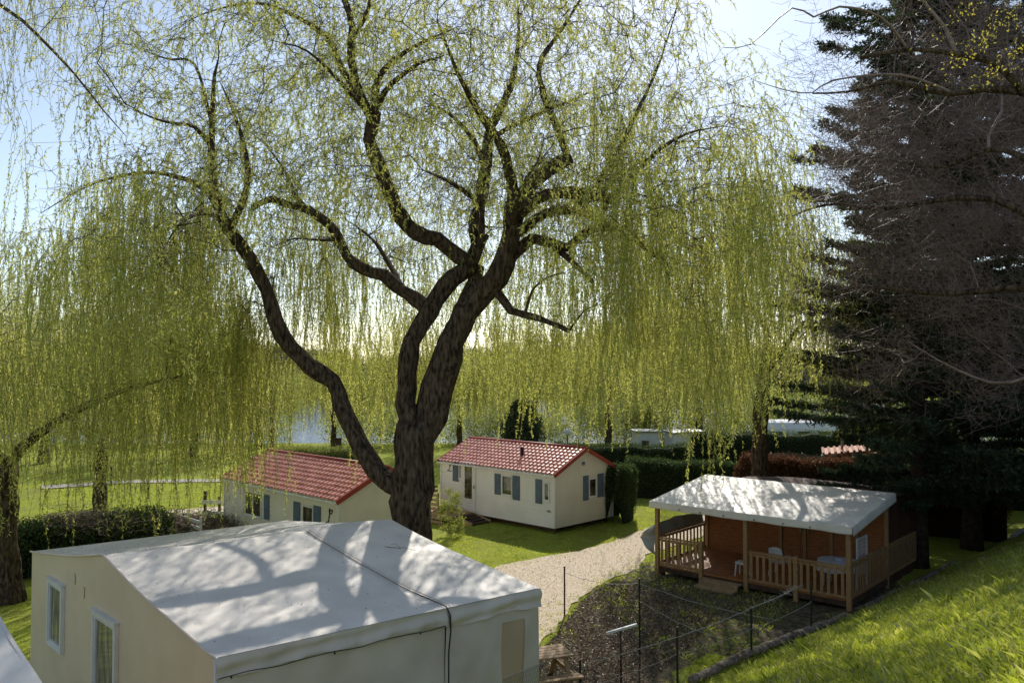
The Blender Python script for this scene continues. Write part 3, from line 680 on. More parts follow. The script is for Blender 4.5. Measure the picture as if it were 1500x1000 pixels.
# plank wall, door
def plankwall(x0,x1,z0,z1,y):
    m=MB(); z=z0
    while z<z1-.01:
        m.box(((x0+x1)/2,y,z+.068),(x1-x0,.04,.132)); m.box(((x0+x1)/2,y+.012,z+.068),(x1-x0,.03,.14)); z+=.14
    return m
plankwall(.05,2.75,FZ,2.72,CD).build('wall',WOODO,cb); plankwall(4.55,6.15,FZ,2.72,CD).build('wall',WOODO,cb)
m=MB(); 
for x in (2.8,3.62,4.5): m.box((x,CD-.03,(FZ+2.7)/2),(.1,.08,2.7-FZ))
m.box((.04,CD-.03,(FZ+2.7)/2),(.12,.1,2.7-FZ)); m.box((3.65,CD-.02,2.62),(1.75,.07,.14)); m.box((5.3,CD-.04,(FZ+2.7)/2),(.09,.05,2.7-FZ)); each(m,'wall_frame',WOOD,cb)
for x0,x1 in ((2.86,3.57),(3.67,4.45)):
    q=MB(); q.box(((x0+x1)/2,CD,(FZ+2.5)/2),(x1-x0-.02,.05,2.15)); q.box(((x0+x1)/2,CD-.035,1.9),(x1-x0-.2,.02,.8)); q.box(((x0+x1)/2,CD-.035,.9),(x1-x0-.2,.02,.7)); dd=q.build('door',WOODO,cb,bevel=.006)
    hq=MB(); hq.box((x1-.08 if x0<3 else x0+.08,CD-.06,1.45),(.03,.05,.16)); hq.build('handle',GREYM,dd)
# awning roof
RZ0,RZ1=2.42,2.92
def az(u,v):
    return RZ0+(RZ1-RZ0)*v+.012*math.sin(u*19)*math.sin(PI*v)+.02*abs(math.sin(u*PI*4))*math.sin(PI*v)
m=MB(); m.grid(lambda u,v:(-.18+(CW+.36)*u,-.25+(CD+.55)*v,az(u,v)),90,50); ar=m.build('roof',CANV,cb,smooth=True)
m=MB(); m.grid(lambda u,v:(-.18+(CW+.36)*u,-.25-.02-.02*v+.012*math.sin(u*45)*v,az(u,0)-.21*v+.01*math.sin(u*25)*v),120,6)
m.grid(lambda u,v:(-.18+(CW+.36)+.012+.01*v,-.25+(CD+.55)*u,az(1,u)-.26*v),60,5); m.grid(lambda u,v:(-.19-.01*v,-.25+(CD+.55)*u,az(0,u)-.2*v),60,5)
va=m.build('valance',CANV,cb,smooth=True,solid=.006)
m=MB()
for x in (.95,1.7,2.5,3.5,4.4,5.2): m.box((x,-.30,2.27),(.05,.01,.05))
each(m,'bracket',WOODL,cb)
m=MB()
for x in (0,3.12,6.2): m.bar((x,-.06,RZ0-.1),(x,CD,RZ1-.12),.06,.1)
each(m,'rafter',WOODD,cb)
# canvas body behind the veranda
m=MB()
def body(u,v):
    y=CD+.1+3.3*v; w=CW-.1; x=.05+w*u; z=2.62+.22*math.sin(PI*u)+.06*math.sin(v*9+u*4)-.1*v
    return (x,y,z)
m.grid(body,30,14); m.grid(lambda u,v:(.05,CD+.1+3.3*u,2.62*(1-v)),10,6); m.grid(lambda u,v:(CW-.05+.03*math.sin(u*20),CD+.1+3.3*u,2.62*(1-v)),20,6); m.grid(lambda u,v:(.05+(CW-.1)*u,CD+3.4,2.55*(1-v)),10,6)
m.build('canvas_body',BROWNC,cb,smooth=True)
# side curtains
m=MB(); m.grid(lambda u,v:(.02+.02*math.sin(v*12),.1+3.0*u,1.72+.05*u+(.50+.02*math.sin(u*6))*v),20,8); m.build('clear_curtain',CLEAR,cb,smooth=True)
m=MB(); m.grid(lambda u,v:(-.05+.04*math.sin(u*22+v*3),.05+3.1*u,1.22+.1*u+(.42+.07*math.sin(u*5))*v),40,8); m.build('rolled_curtain',TARP,cb,smooth=True)
m=MB(); m.add([],[]); m.grid(lambda u,v:Vector((-.05,.0,1.75))*(1-u)+(Vector((-.75,-.05,1.12))*(1-v)+Vector((-.1,-.05,.62))*v)*u+Vector((0,.1*math.sin(u*8+v*5),0)),16,12); m.build('curtain_flap',TARP,cb,smooth=True)
def cp(x,y,z=FZ):
    a=math.atan2(-.663,.746); return (4.85+x*math.cos(a)-y*math.sin(a),27.3+x*math.sin(a)+y*math.cos(a),z)
# things on the veranda
tb=thing('veranda_table','table under a white cloth at the right end of the wooden lodge veranda','table',cp(5.45,1.3),-.72)
m=MB(); m.grid(lambda u,v:(math.cos(u*2*PI)*(.55*v**.5)*1.15,math.sin(u*2*PI)*.5*v**.5,.745+.003*math.sin(u*20)),40,6)
m.grid(lambda u,v:(math.cos(u*2*PI)*(.635+.05*v+.03*v*math.sin(u*44)),math.sin(u*2*PI)*(.5+.05*v+.03*v*math.sin(u*44)),.745-.27*v-.04*v*math.sin(u*12)),80,5)
m.build('tablecloth',CLOTH,tb,smooth=True)
for sx in(-1,1):
    for sy in(-1,1): q=MB(); q.tube([(sx*.38,sy*.3,0),(sx*.34,sy*.26,.73)],.022,8); q.build('leg',PLAST,tb)
it=MB(); it.tube([(0,0,0),(0,0,.05),(0,0,.055)],[.11,.13,.05],14)
tag(it.build('bowl',PLAST,loc=(*cp(5.4,1.35,FZ+.752)[:3],)),'small white bowl on the veranda table cloth','bowl')
def chair(loc,rz,label):
    t=thing('plastic_chair',label,'chair',loc,rz)
    m=MB(); m.grid(lambda u,v:(-.22+.44*u,-.22+.44*v,.43-.02*math.sin(PI*u)*math.sin(PI*v)),8,8); m.build('seat',PLAST,t,smooth=True,solid=.02)
    m=MB(); m.grid(lambda u,v:((-.25+.5*u)*(1-.18*v*v),.2+.1*v-.05*math.sin(PI*u),.45+.42*v+.05*math.sin(PI*u)*v),12,8); m.build('backrest',PLAST,t,smooth=True,solid=.02)
    for sx in(-1,1):
        for sy in(-1,1): q=MB(); q.tube([(sx*.25,sy*.25,0),(sx*.2,sy*.19,.43)],[.018,.026],8); q.build('leg',PLAST,t)
        q=MB(); q.tube([(sx*.24,-.2,.43),(sx*.27,-.2,.62),(sx*.27,.0,.65),(sx*.24,.22,.66)],.02,8); q.build('armrest',PLAST,t,smooth=True)
    return t
chair(cp(3.6,1.25),math.atan2(-.663,.746)+PI,'white plastic armchair behind the veranda railing, left of the clothed table')
stl=thing('plastic_stool','low white plastic stool at the top of the veranda steps','stool',cp(2.75,.45),-.7)
m=MB(); m.box((0,0,.42),(.36,.36,.035)); m.box((0,0,.385),(.32,.32,.04)); m.build('seat',PLAST,stl,bevel=.012)
for sx in(-1,1):
    for sy in(-1,1): q=MB(); q.tube([(sx*.17,sy*.17,0),(sx*.14,sy*.14,.38)],[.02,.028],8); q.build('leg',PLAST,stl)
tr=thing('lattice_panel','white lattice panel standing upright by the veranda table','lattice panel',cp(6.0,1.6),math.atan2(.747,.665))
m=MB()
for i in range(8): m.box((-.4+i*.8/7,0,.92),(.018,.012,1.04))
for i in range(10): m.box((0,.008,.42+i*1.0/9),(.8,.01,.018))
m.build('grid',PLAST,tr)
m=MB()
for x in (-.42,.42): m.box((x,0,.74),(.04,.035,1.48))
m.box((0,0,1.46),(.8,.035,.04)); m.box((0,0,.4),(.8,.035,.04)); m.build('frame',PLAST,tr)

# ================================================================== HEDGES, SHEDS, CARAVANS
def hedge(label,a,b,w,h,n,lm=HEDGE,name='clipped_hedge',cat='hedge',group=None,rag=.08,round_=.25,topf=None,core=(.012,.02,.008),L=(.05,.10)):
    """hedge from a to b (xy), width w, height h: dark solid core with leafy skin"""
    a=Vector((a[0],a[1],0)); b=Vector((b[0],b[1],0)); d=(b-a).normalized(); s=Vector((-d.y,d.x,0)); Ln=(b-a).length
    root=wthing(name,label,cat,((a.x+b.x)/2,(a.y+b.y)/2,tz((a.x+b.x)/2,(a.y+b.y)/2)),group)
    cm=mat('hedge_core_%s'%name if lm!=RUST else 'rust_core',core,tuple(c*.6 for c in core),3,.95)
    def hh(u): return h*(1+.03*math.sin(u*Ln*1.7)+.02*math.sin(u*Ln*4.1)) if topf is None else topf(u)
    def prof(ang): # superellipse-ish cross-section, 0..pi
        c,sn=math.cos(ang),math.sin(ang); e=round_; return (math.copysign(abs(c)**(2*e),c)*w/2, abs(sn)**(2*e))
    def sf(u,v,o=0.):
        px,pz=prof(PI*v); wob=.05*math.sin(u*Ln*2.3+v*7)+.04*math.sin(u*Ln*5.7-v*11)
        eu=min(1,(min(u,1-u)*Ln/.25+.3)) if 0<=u<=1 else .3
        eu=min(1,eu); base=a+d*(u*Ln); g=tz(base.x,base.y)
        return base+s*(px*(1+o)*(eu**.3)+wob*(1 if px>0 else -1)*.7)+Vector((0,0,g+pz*hh(u)*(1+o*.5)*(eu**.12)))
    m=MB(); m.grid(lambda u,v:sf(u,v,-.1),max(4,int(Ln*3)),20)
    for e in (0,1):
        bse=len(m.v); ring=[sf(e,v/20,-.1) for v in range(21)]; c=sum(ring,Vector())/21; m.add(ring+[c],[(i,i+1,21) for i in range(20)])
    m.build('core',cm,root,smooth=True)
    us=RNG.random(n); vs=RNG.random(n); Pp=np.array([sf(u,v,random.gauss(0,rag)) for u,v in zip(us,vs)])
    ne=int(n*.12); E=[]
    for _ in range(ne):
        e=random.choice((0,1)); v=random.random(); k=random.random()**.5; q=sf(e,v); c=sf(e,.5)*.5+(a if e==0 else b)*.5; E.append(c+(q-c)*k+d*((-1 if e==0 else 1)*random.gauss(.05,rag*.7)))
    Pp=np.concatenate([Pp,np.array(E)]); D=unit(RNG.normal(size=Pp.shape)+np.array([0,0,.5]))
    quads('leaves',leafquads(Pp,D,RNG.uniform(*L,len(Pp)),RNG.uniform(.03,.055,len(Pp))),lm,root); return root
e1=G(914,766); hedge('tall clipped hedge block close behind the gable of the right mobile home',(e1.x-.45,e1.y-.1),(e1.x+.3,e1.y+1.6),1.15,2.25,16000,round_=.2,name='clipped_hedge')
q0=G(926,730);q1=G(1050,724); hedge('long dark green clipped hedge across the back of the lawn, above the white awning roof',(q0.x-.3,43.5),(12.6,41.5),1.2,1.9,26000)
q=P(880,690,52); hedge('low dark hedge beyond the right mobile home roof',(2.5,52),(11,51),1.3,1.9,15000)
hedge('dead rusty brown hedge standing behind the wooden lodge',(10.3,37.2),(19.5,32.5),1.0,2.6,30000,lm=RUST,name='dead_hedge',core=(.03,.012,.008),round_=.12,topf=lambda u:2.72+.05*math.sin(u*17)+.04*math.sin(u*39)+.22*math.exp(-((u-.55)/.06)**2)-.5*math.exp(-((u-.68)/.04)**2),L=(.08,.2))
hedge('olive hedge behind the ridge of the left mobile home',(-13.6,47),(-8.8,46.2),1.2,2.2,12000,lm=SHRUB,name='garden_hedge',core=(.03,.035,.012))
hedge('dark low hedge beside the left willow trunk',(-17.2,27.0),(-12.7,30.6),2.2,1.5,26000,rag=.14,round_=.4,name='low_hedge',L=(.08,.15))
hedge('mid green hedge in front of the two white caravans',(12.5,57),(26,55),1.5,2.3,16000,name='clipped_hedge')
hedge('hedge in full shade at the far right behind the conifers',(19,41),(34,38),2,3.0,16000,name='shaded_hedge')
def bush(name,label,cat,loc,r,h,n,lm,twm=BARK2,group=None,leaf=(.05,.1)):
    root=wthing(name,label,cat,(loc[0],loc[1],tz(loc[0],loc[1])),group); T=Tree(); g=root.location
    T.p=[np.array([g.x,g.y,g.z])]; T.par=[-1]; T.r=[0]; T.len=[0]
    A=[]
    for _ in range(max(40,n//60)):
        an=random.uniform(0,2*PI); k=random.random()**.6; A.append(np.array([g.x+math.cos(an)*r*k,g.y+math.sin(an)*r*k,g.z+h*(.06+.94*random.random())*(1-.35*k*k)]))
    T.connect(A,arch=.1,step=.3,pen=.3); T.radii(.006,.42); T.build(root,thick=9,bark=twm,twig=twm,names=('stems','stems'))
    if n:
        A=np.array(A); i=RNG.integers(0,len(A),n); Pp=A[i]+RNG.normal(size=(n,3))*r*.16; D=unit(RNG.normal(size=(n,3))+np.array([0,0,.3]))
        quads('leaves',leafquads(Pp,D,RNG.uniform(*leaf,n),RNG.uniform(leaf[0]*.4,leaf[1]*.45,n)),lm,root)
    return root
q=G(652,788,.1); bush('round_bush','small yellow green bush beside the wooden steps of the right mobile home','bush',(q.x+.2,q.y+.8),.45,1.9,3500,SHRUB)
q=G(292,782); bush('bare_shrub','bare purple brown shrub beside the white ranch fence','shrub',(q.x,q.y),1.0,2.1,0,SHRUB,BBARK)
q=G(80,790); 
# brush pile on the left hedge: dry twigs
n=5200; u=RNG.random(n); A0=np.array([-15.6,28.5,1.5]);B0=np.array([-11.6,31.6,.75]); p=A0+(B0-A0)*u[:,None]+RNG.normal(size=(n,3))*np.array([.5,.5,.16]); d=unit(RNG.normal(size=(n,3))*np.array([1,1,.35])); L_=RNG.uniform(.2,.8,n)[:,None]
tag(tubes_np('brushwood',p-d*L_/2,p+d*L_/2,np.full(n,.013),np.full(n,.005),mat('dry_brush',(.38,.29,.24),(.2,.14,.11),5,.8)),'heap of cut dry branches lying along the top of the low hedge at left','brushwood',kind='stuff')
n=9000; u=RNG.random(n); p=A0+(B0-A0)*u[:,None]+RNG.normal(size=(n,3))*np.array([.8,.8,.2])+np.array([0.5,1.2,-.25]); 
tag(quads('ground_cover',leafquads(p,unit(RNG.normal(size=(n,3))+np.array([0,0,.6])),RNG.uniform(.06,.13,n),RNG.uniform(.03,.05,n)),HEDGE),'low leafy growth around the heap of cut branches','ground cover',kind='stuff')
# small white shed with teal door
sh=thing('garden_shed','small white garden shed with a teal door behind the long hedge','shed',(12.1,58,tz(12,58)),.1)
m=MB(); m.box((0,0,1.1),(2.1,2.2,2.2)); m.build('wall',WHITE,sh,bevel=.02)
m=MB(); m.box((0,0,2.28),(2.4,2.5,.12),(Vector((1,0,.04)).normalized(),Y_,Z_)); m.build('roof',GREYM,sh,bevel=.01)
m=MB(); m.box((.62,-1.12,1.0),(.75,.04,1.9)); dd=m.build('door',TEAL,sh); m=MB(); m.box((.35,-1.16,1.0),(.03,.05,.12)); m.build('handle',GREYM,dd)
sh2=thing('garden_shed','pale boxy shed half behind the curtain of willow twigs, left of the teal door shed','shed',(9.5,58.5,tz(10,58)),.05)
m=MB(); m.box((0,0,1.1),(1.6,1.8,2.2)); m.build('wall',PLAST,sh2,bevel=.02); m=MB(); m.box((0,0,2.27),(1.9,2.1,.1)); m.build('roof',GREYM,sh2); m=MB(); m.box((-.2,-.92,1.4),(.5,.04,.5)); m.build('window',GLASS,sh2)
def caravan(loc,L,label,rz):
    t=thing('caravan',label,'caravan',loc,rz,'white caravans beyond the hedges'); m=MB(); pr=[(-1.1,.45),(-1.15,1.2),(-1.1,2.0),(-.85,2.45),(-.4,2.62),(.4,2.62),(.85,2.45),(1.1,2.0),(1.15,1.2),(1.1,.45)]
    n=len(pr); xs_=[(-L/2,.55),(-L/2+.1,.86),(-L/2+.4,.98),(-L/2+.9,1),(L/2-.9,1),(L/2-.4,.98),(L/2-.1,.86),(L/2,.55)]
    b=len(m.v)
    for x,k in xs_:
        for y,z in pr: m.v.append((x,y*min(1,k+.1),.45+(z-.45)*k))
    for i in range(len(xs_)-1):
        for j in range(n-1): m.f.append((b+i*n+j,b+i*n+j+1,b+(i+1)*n+j+1,b+(i+1)*n+j))
        m.f.append((b+i*n+n-1,b+i*n,b+(i+1)*n,b+(i+1)*n+n-1))
    m.f.append(tuple(range(n))); m.f.append(tuple(b+(len(xs_)-1)*n+i for i in range(n))[::-1]); m.build('body',WHITE,t,smooth=False,bevel=.03)
    for x in (-L*.28,L*.05,L*.3): w_=MB(); w_.box((x,-1.15,1.55),(.9,.03,.5)); w_.build('window',GLASS,t,bevel=.005)
    d2=MB(); d2.box((-L*.1,-1.16,1.25),(.6,.03,1.5)); d2.build('door',PLAST,t)
    for y in (-.95,.95):
        w_=MB(); w_.tube([(0,y-.08,.33),(0,y+.08,.33)],.33,20); w_.build('wheel',BLACK,t)
    w_=MB(); w_.bar((L/2-.3,0,.5),(L/2+1.0,0,.45),.08,.08); w_.build('tow_bar',GREYM,t); w_=MB(); w_.tube([(L*.15,0,2.6),(L*.15,0,2.78)],.12,8); w_.build('roof_vent',PLAST,t); return t
caravan((22.0,64,.05),6.4,'white caravan with a rounded roof, nearest behind the green hedge',.03)
caravan((29.5,72,.9),7.0,'white caravan farther back, partly behind the conifer boughs',-.05)
# tarpaulin screens, small terracotta roofed hut, tan wall
sc=thing('tarpaulin_screen','blue grey tarpaulin screen stretched between posts behind the wooden lodge','screen',(13.6,38.5,0),-.15)
m=MB(); m.grid(lambda u,v:(-1.4+2.9*u,.05*math.sin(u*9+v*3),.9+(1.85+.06*math.sin(u*6))*v),24,10); m.build('sheet',BLUET,sc,smooth=True)
m=MB()
for x in (-1.4,0,1.5): m.box((x,.06,1.4),(.05,.05,2.8))
each(m,'post',GREYM,sc)
hut=thing('garden_hut','small hut with a terracotta roof and cream drainpipes beside the blue grey screen','hut',(16.0,39.0,0),-.35)
m=MB(); m.box((.9,1.2,1.3),(2.4,2.2,2.6)); m.build('wall',TAN,hut)
m=MB(); m.box((-.55,.3,1.35),(.45,.5,2.7)); m.build('side_wall',GREEN,hut)
m=MB(); sl=Vector((1,0,.12)).normalized(); m.box((.6,1.0,2.86),(3.6,3.0,.1),(sl,Y_,sl.cross(Y_)))
for i in range(14): m.tube([(-1.15+i*.27,-.5,2.72+.032*i),(-1.15+i*.27,2.4,2.72+.032*i)],.07,6)
m.build('roof',TERRA,hut)
m=MB(); m.tube([(-1.2,-.55,2.7),(-1.2,-.55,2.45),(-.2,-.55,2.32),(-.2,-.55,.1)],.05,8); m.tube([(.15,-.55,2.75),(.15,-.55,.1)],.05,8); m.build('drainpipe',WHITE,hut,smooth=True)
m=MB(); m.tube([(-.3,.4,2.8),(-.3,.4,3.35)],.06,8); m.tube([(-.3,.4,3.35),(-.3,.4,3.45)],.09,8); m.build('flue',GREYM,hut)
tw=thing('canvas_shelter','tan canvas shelter behind the dead hedge under the conifers','shelter',(18.3,37.0,0),-.5)
m=MB(); m.grid(lambda u,v:(-1.7+3.4*u,.04*math.sin(u*13),2.5*v*(1-.1*math.sin(u*PI))+.45*v),20,6); m.grid(lambda u,v:(-1.7+3.4*u,2.2*v,2.95-.25*math.sin(u*PI)+.3*math.sin(PI*v)),20,8); m.build('canvas',TAN,tw,smooth=True)
m=MB()
for x in (-1.7,1.7): 
    for y in (0,2.2): m.box((x,y,1.45),(.06,.06,2.9))
each(m,'pole',WOODD,tw)
# concrete edging wall far right
m=MB(); a_=G(1318,800);b_=Vector((22.5,35.8,0)); m.bar(Vector((18.6,30.6,.35)),Vector((27,38.6,.75)),.22,.5); tag(m.build('low_wall',STONE,bevel=.02),'low pale concrete wall running along the shaded bank at the far right','wall')
# lamp, posts
lp=thing('garden_lamp','black garden lamp post with a white globe beyond the right mobile home','lamp',(3.7,55,0)); m=MB(); m.tube([(0,0,0),(0,0,2.2)],.04,8); m.build('pole',BLACK,lp)
m=MB(); m.tube([(0,0,2.2+.22*(1-math.cos(t))) for t in np.linspace(0,PI,10)],[max(.01,.22*math.sin(t)) for t in np.linspace(0,PI,10)],14); m.build('globe',GLOBE,lp,smooth=True)
q=G(398,668); 
pl=wthing('mooring_post','rusty upright steel pole standing at the river edge','pole',(q.x,q.y,0)); m=MB(); m.tube([(q.x,q.y,-.2),(q.x,q.y,5.0*q.y/78)],.14,10); m.build('shaft',RUSTM,pl,smooth=True); m=MB(); m.tube([(q.x,q.y,5.0*q.y/78),(q.x,q.y,5.0*q.y/78+.1)],.19,10); m.build('cap',RUSTM,pl)
q=P(496,668,52); pl=wthing('timber_post','short dark timber post behind the left mobile home','post',(q.x,52,0)); m=MB(); m.box((q.x,52,1.0),(.3,.3,2.5)); m.box((q.x,52,2.28),(.38,.38,.08)); m.build('shaft',WOODD,pl,bevel=.02)
q=G(163,742+0); 
for i,(px,py,d,hh_) in enumerate(((163,712,46,1.1),(229,778,0,.75),(217,730,0,.9))):
    g=G(px,py); m=MB(); m.box((g.x,g.y,hh_/2),(.09,.09,hh_)); m.box((g.x,g.y,hh_+.015),(.12,.12,.03)); tag(m.build('marker_post',WOODD,bevel=.008),['small dark post beside the far pale kerb on the left lawn','small dark post on the near grass between the path and tent roof','small dark post in the middle of the left lawn'][i],'post')
# white ranch fence
rfn=thing('ranch_fence','white railed fence with dark posts left of the left mobile home','fence',(G(322,778).x,G(322,778).y,0),.0)
for x in (-.62,-.02,.6): m=MB(); m.box((x,0,.72 if x else .55),(.10,.10,1.45 if x>-.1 and x<.1 else 1.9)) ; m.build('post',WOODD,rfn)
for z in (.25,.72,1.18): m=MB(); m.box((0,-.07,z+.05),(1.5,.03,.16)); m.build('rail',WHITE,rfn)
# ================================================================== FOREGROUND FENCE, STAKE, PICNIC TABLE, LOG EDGING
def fpost(px,py,top,label,grp='green fence posts'):
    g=G(px,py); g.z=tz(g.x,g.y); z1=H-(top-535)/1200*g.y; t=thing('fence_post',label,'fence post',tuple(g),random.uniform(0,1),grp)
    m=MB(); hgt=z1-g.z; m.box((0,0,hgt/2),(.045,.01,hgt)); m.box((0,.018,hgt/2),(.008,.035,hgt)); m.box((0,0,.0),(.07,.07,.06)); m.build('shaft',GREEN if 'green' in label or 'dark' in label else RUSTM,t)
    q=MB(); q.box((0,0,hgt+.01),(.06,.05,.02)); q.build('cap',RUSTM,t); return Vector((g.x,g.y,g.z+hgt))
A_=fpost(827,903,828,'rusty thin fence post standing by the edge of the gravel path')
B_=fpost(937,962,845,'dark thin fence post in the shaded ground before the veranda steps')
C_=fpost(850,1010,962,'short dark green fence post just right of the tent lodge corner')
D_=fpost(993,1012,915,'dark green fence post at the near end of the log edging')
E_=fpost(1101,962,886,'dark green fence post in the middle of the log edging')
F_=fpost(1189,924,850,'dark green fence post on the log edging, nearest the right veranda corner')
wr=wthing('wire_fence','slack rusty wires strung between the posts along the bank','wire fence',tuple(D_))
def wire(mb,a,b,sagz,r=.0065,n=16):
    a=Vector(a);b=Vector(b); mb.tube([a+(b-a)*(i/n)-Z_*sagz*4*(i/n)*(1-i/n)+Vector((0,0,random.gauss(0,.006))) for i in range(n+1)],r,4)
m=MB()
wire(m,P(868,968,17.2),P(985,934,17.3),.03,.009); wire(m,P(985,934,17.3),P(1100,890,19.4),.04,.009); wire(m,P(1100,890,19.4),P(1175,856,21.2),.03,.012)
wire(m,D_-Z_*.55,E_-Z_*.5,.05); wire(m,E_-Z_*.5,F_-Z_*.5,.05); wire(m,P(860,1005,17),D_-Z_*.55,.04)
wire(m,A_-Z_*.15,B_-Z_*.1,.12); wire(m,B_-Z_*.1,P(1133,906,20.4),.1); wire(m,B_-Z_*.5,P(1060,935,18.8),.1)
for i in range(60):
    t=random.random(); p=P(1120+55*t,882-26*t,20+1.1*t); d=Vector((random.gauss(0,1),random.gauss(0,1),random.gauss(0,.6))).normalized()*random.uniform(.05,.16); m.tube([p,p+d*.5+Z_*.02,p+d],[.005,.004,.003],3)
m.build('wire',mat('galvanised_wire',(.55,.52,.48),(.35,.31,.27),9,.4,spec=.6),wr)
# chain link piece by the tent corner
cl=wthing('chain_link_mesh','piece of chain link mesh at the foot of the tent lodge corner','mesh fence',tuple(G(775,1000)))
m=MB(); a0=P(738,992,12.6); a1=P(800,968,13.3)
for i in range(26):
    for sgn in (-1,1):
        p=a0+(a1-a0)*(i/25); q_=p+(a1-a0)*(sgn*6/25)-Z_*.9; m.tube([p,q_],.003,3)
m.tube([a0,a1],.004,3); m.build('mesh_wire',GREYM,cl)
g=G(910,1004); stt=wthing('stake','thin stake carrying a slanted white board in the leaf litter','stake',tuple(g)); m=MB(); m.tube([g,P(909,922,g.y)],.022,8); m.build('shaft',RUSTM,stt,smooth=True)
m=MB(); m.bar(P(888,927,g.y-.1),P(933,914,g.y+.1),.06,.05); m.build('board',PLAST,stt,bevel=.006)
# picnic table
g=Vector((.5,17.7,0)); pt_=thing('picnic_table','weathered wooden picnic table half hidden behind the tent lodge corner','picnic table',tuple(g),R(20))
for i in range(5): m=MB(); m.box((0,-.3+.15*i,.74),(1.5,.135,.035)); m.build('top_plank',WOODL,pt_,bevel=.004)
for sy in (-1,1):
    for k in (0,1): m=MB(); m.box((0,sy*(.62+.14*k),.44),(1.5,.13,.035)); m.build('bench_plank',WOODL,pt_,bevel=.004)
for sx in (-.6,.6):
    for sy in (-1,1): m=MB(); m.bar((sx,sy*.62,0),(sx,sy*.2,.72),.045,.09,(1,0,0)); m.build('leg',WOODL,pt_)
    m=MB(); m.box((sx+.05,0,.4),(.04,1.5,.09)); m.build('cross_beam',WOODL,pt_)
# log edging along the foot of the bank
pp=[G(1010,1003),G(1085,966),G(1160,936),G(1250,895),G(1335,858),G(1400,822)]
for i,(a,b) in enumerate(zip(pp,pp[1:])):
    a=a.copy();b=b.copy(); a.z=tz(a.x,a.y)+.06;b.z=tz(b.x,b.y)+.05; m=MB(); n=14; d=(b-a)
    m.tube([a+d*(.02+.96*k/n)+Vector((random.gauss(0,.015),random.gauss(0,.015),random.gauss(0,.012))) for k in range(n+1)],[.10+random.uniform(-.012,.012) for _ in range(n+1)],9)
    nm=['lying at the near end of the edging','second from the near end of the edging','in the middle of the edging','just right of the veranda corner','at the far shaded end of the edging'][i]
    tag(m.build('edging_log',mat('pale_log',(.42,.34,.27),(.14,.10,.08),9,.9,.6),smooth=True),'weathered log '+nm.replace(' of the edging','').replace(' at the foot','')+' along the foot of the bank','log','logs edging the foot of the grassy bank')
# ================================================================== LITTER AND GRASS
def pts_poly(poly,n):
    poly=np.array([(p[0],p[1]) for p in poly]); lo=poly.min(0);hi=poly.max(0); out=[]
    while len(out)<n:
        q=lo+(hi-lo)*RNG.random((n*3,2)); ins=np.zeros(len(q),bool); x,y=q[:,0],q[:,1]
        for (x1,y1),(x2,y2) in zip(poly,np.roll(poly,-1,0)):
            c=((y1>y)!=(y2>y))&(x<(x2-x1)*(y-y1)/(y2-y1+1e-12)+x1); ins^=c
        out.extend(q[ins].tolist())
    return np.array(out[:n])
lit=[G(*p) for p in [(842,893),(872,862),(905,850),(960,860),(1010,872),(1050,905),(1000,960),(900,1040),(780,1040),(790,960)]]
q=pts_poly(lit,26000); n=len(q); p=np.stack([q[:,0],q[:,1],terr(q[:,0],q[:,1])+.04+RNG.random(n)*.03],1)
tag(quads('leaf_litter',leafquads(p,unit(RNG.normal(size=(n,3))*np.array([1,1,.35])),RNG.uniform(.03,.10,n),RNG.uniform(.012,.035,n)),LITTER),'dry leaves and bark chips scattered over the bare soil','leaf litter',kind='stuff')
q=pts_poly([(p.x,p.y) for p in gp],9000); n=len(q); p=np.stack([q[:,0],q[:,1],terr(q[:,0],q[:,1])+.04+RNG.random(n)*.012],1)
tag(quads('pebbles',leafquads(p,unit(RNG.normal(size=(n,3))*np.array([1,1,.3])),RNG.uniform(.015,.045,n),RNG.uniform(.012,.03,n)),leafmat('pebble',[(.34,.28,.22),(.6,.52,.42),(.8,.72,.6)],[(0,0,0),(0,0,0)],0,gl=.03)),'pebbles and dry bits scattered over the gravel path','pebbles',kind='stuff')
def blades(name,label,xy,h0,h1,w,m_=GRASS,lean=.45,green=None):
    n=len(xy); p=np.stack([xy[:,0],xy[:,1],terr(xy[:,0],xy[:,1])-.01],1); h=RNG.uniform(h0,h1,n)[:,None]*(.6+.8*RNG.random((n,1))**2)
    cl=.5+.5*np.sin(xy[:,:1]*3.1+np.sin(xy[:,1:]*2.3)*2)*np.sin(xy[:,1:]*2.7); h=h*(.55+.7*cl)
    d=unit(RNG.normal(size=(n,3))*np.array([1,1,0])*lean+np.array([0,0,1])); s=unit(np.cross(d,RNG.normal(size=(n,3))))*w*.5*RNG.uniform(.7,1.3,(n,1)); bend=RNG.normal(size=(n,3))*np.array([1,1,0])*h*.3
    V=np.stack([p-s,p+s,p+d*h*.6+s*.7+bend*.3,p+d*h+bend-np.array([0,0,.1])*h],1)
    return tag(quads(name,V,m_),label,'grass',kind='stuff')
# the bank: density falls with distance
n=1500000; y=5.2+20*RNG.random(n)**1.25; x=RNG.uniform(1.5,19,n); ok=(bank_d(x,y)>.15)&(np.abs(x/y)<.72)&(RNG.random(n)<np.clip(60/(y*y),.09,1))
xy=np.stack([x,y],1)[ok]; bare=(np.sin(xy[:,0]*1.9+1)*np.sin(xy[:,1]*2.3)+RNG.normal(size=len(xy))*.25)>.93; xy=xy[~bare]
xy=xy[:300000]
blades('bank_grass','long bright green grass covering the steep bank',xy,.05,.14,.009)
q=pts_poly([(p[0],p[1]) for p in [G(640,790),G(700,775),G(930,730),G(1000,740),G(990,768),G(935,777),G(850,804),G(735,826),G(660,850),G(600,840)]],60000)
blades('lawn_grass','short sunlit grass around the right mobile home',q,.03,.08,.018)
q=pts_poly([(p[0],p[1]) for p in [G(60,705),G(330,700),G(345,790),G(230,805),G(120,790),G(60,760)]],60000)
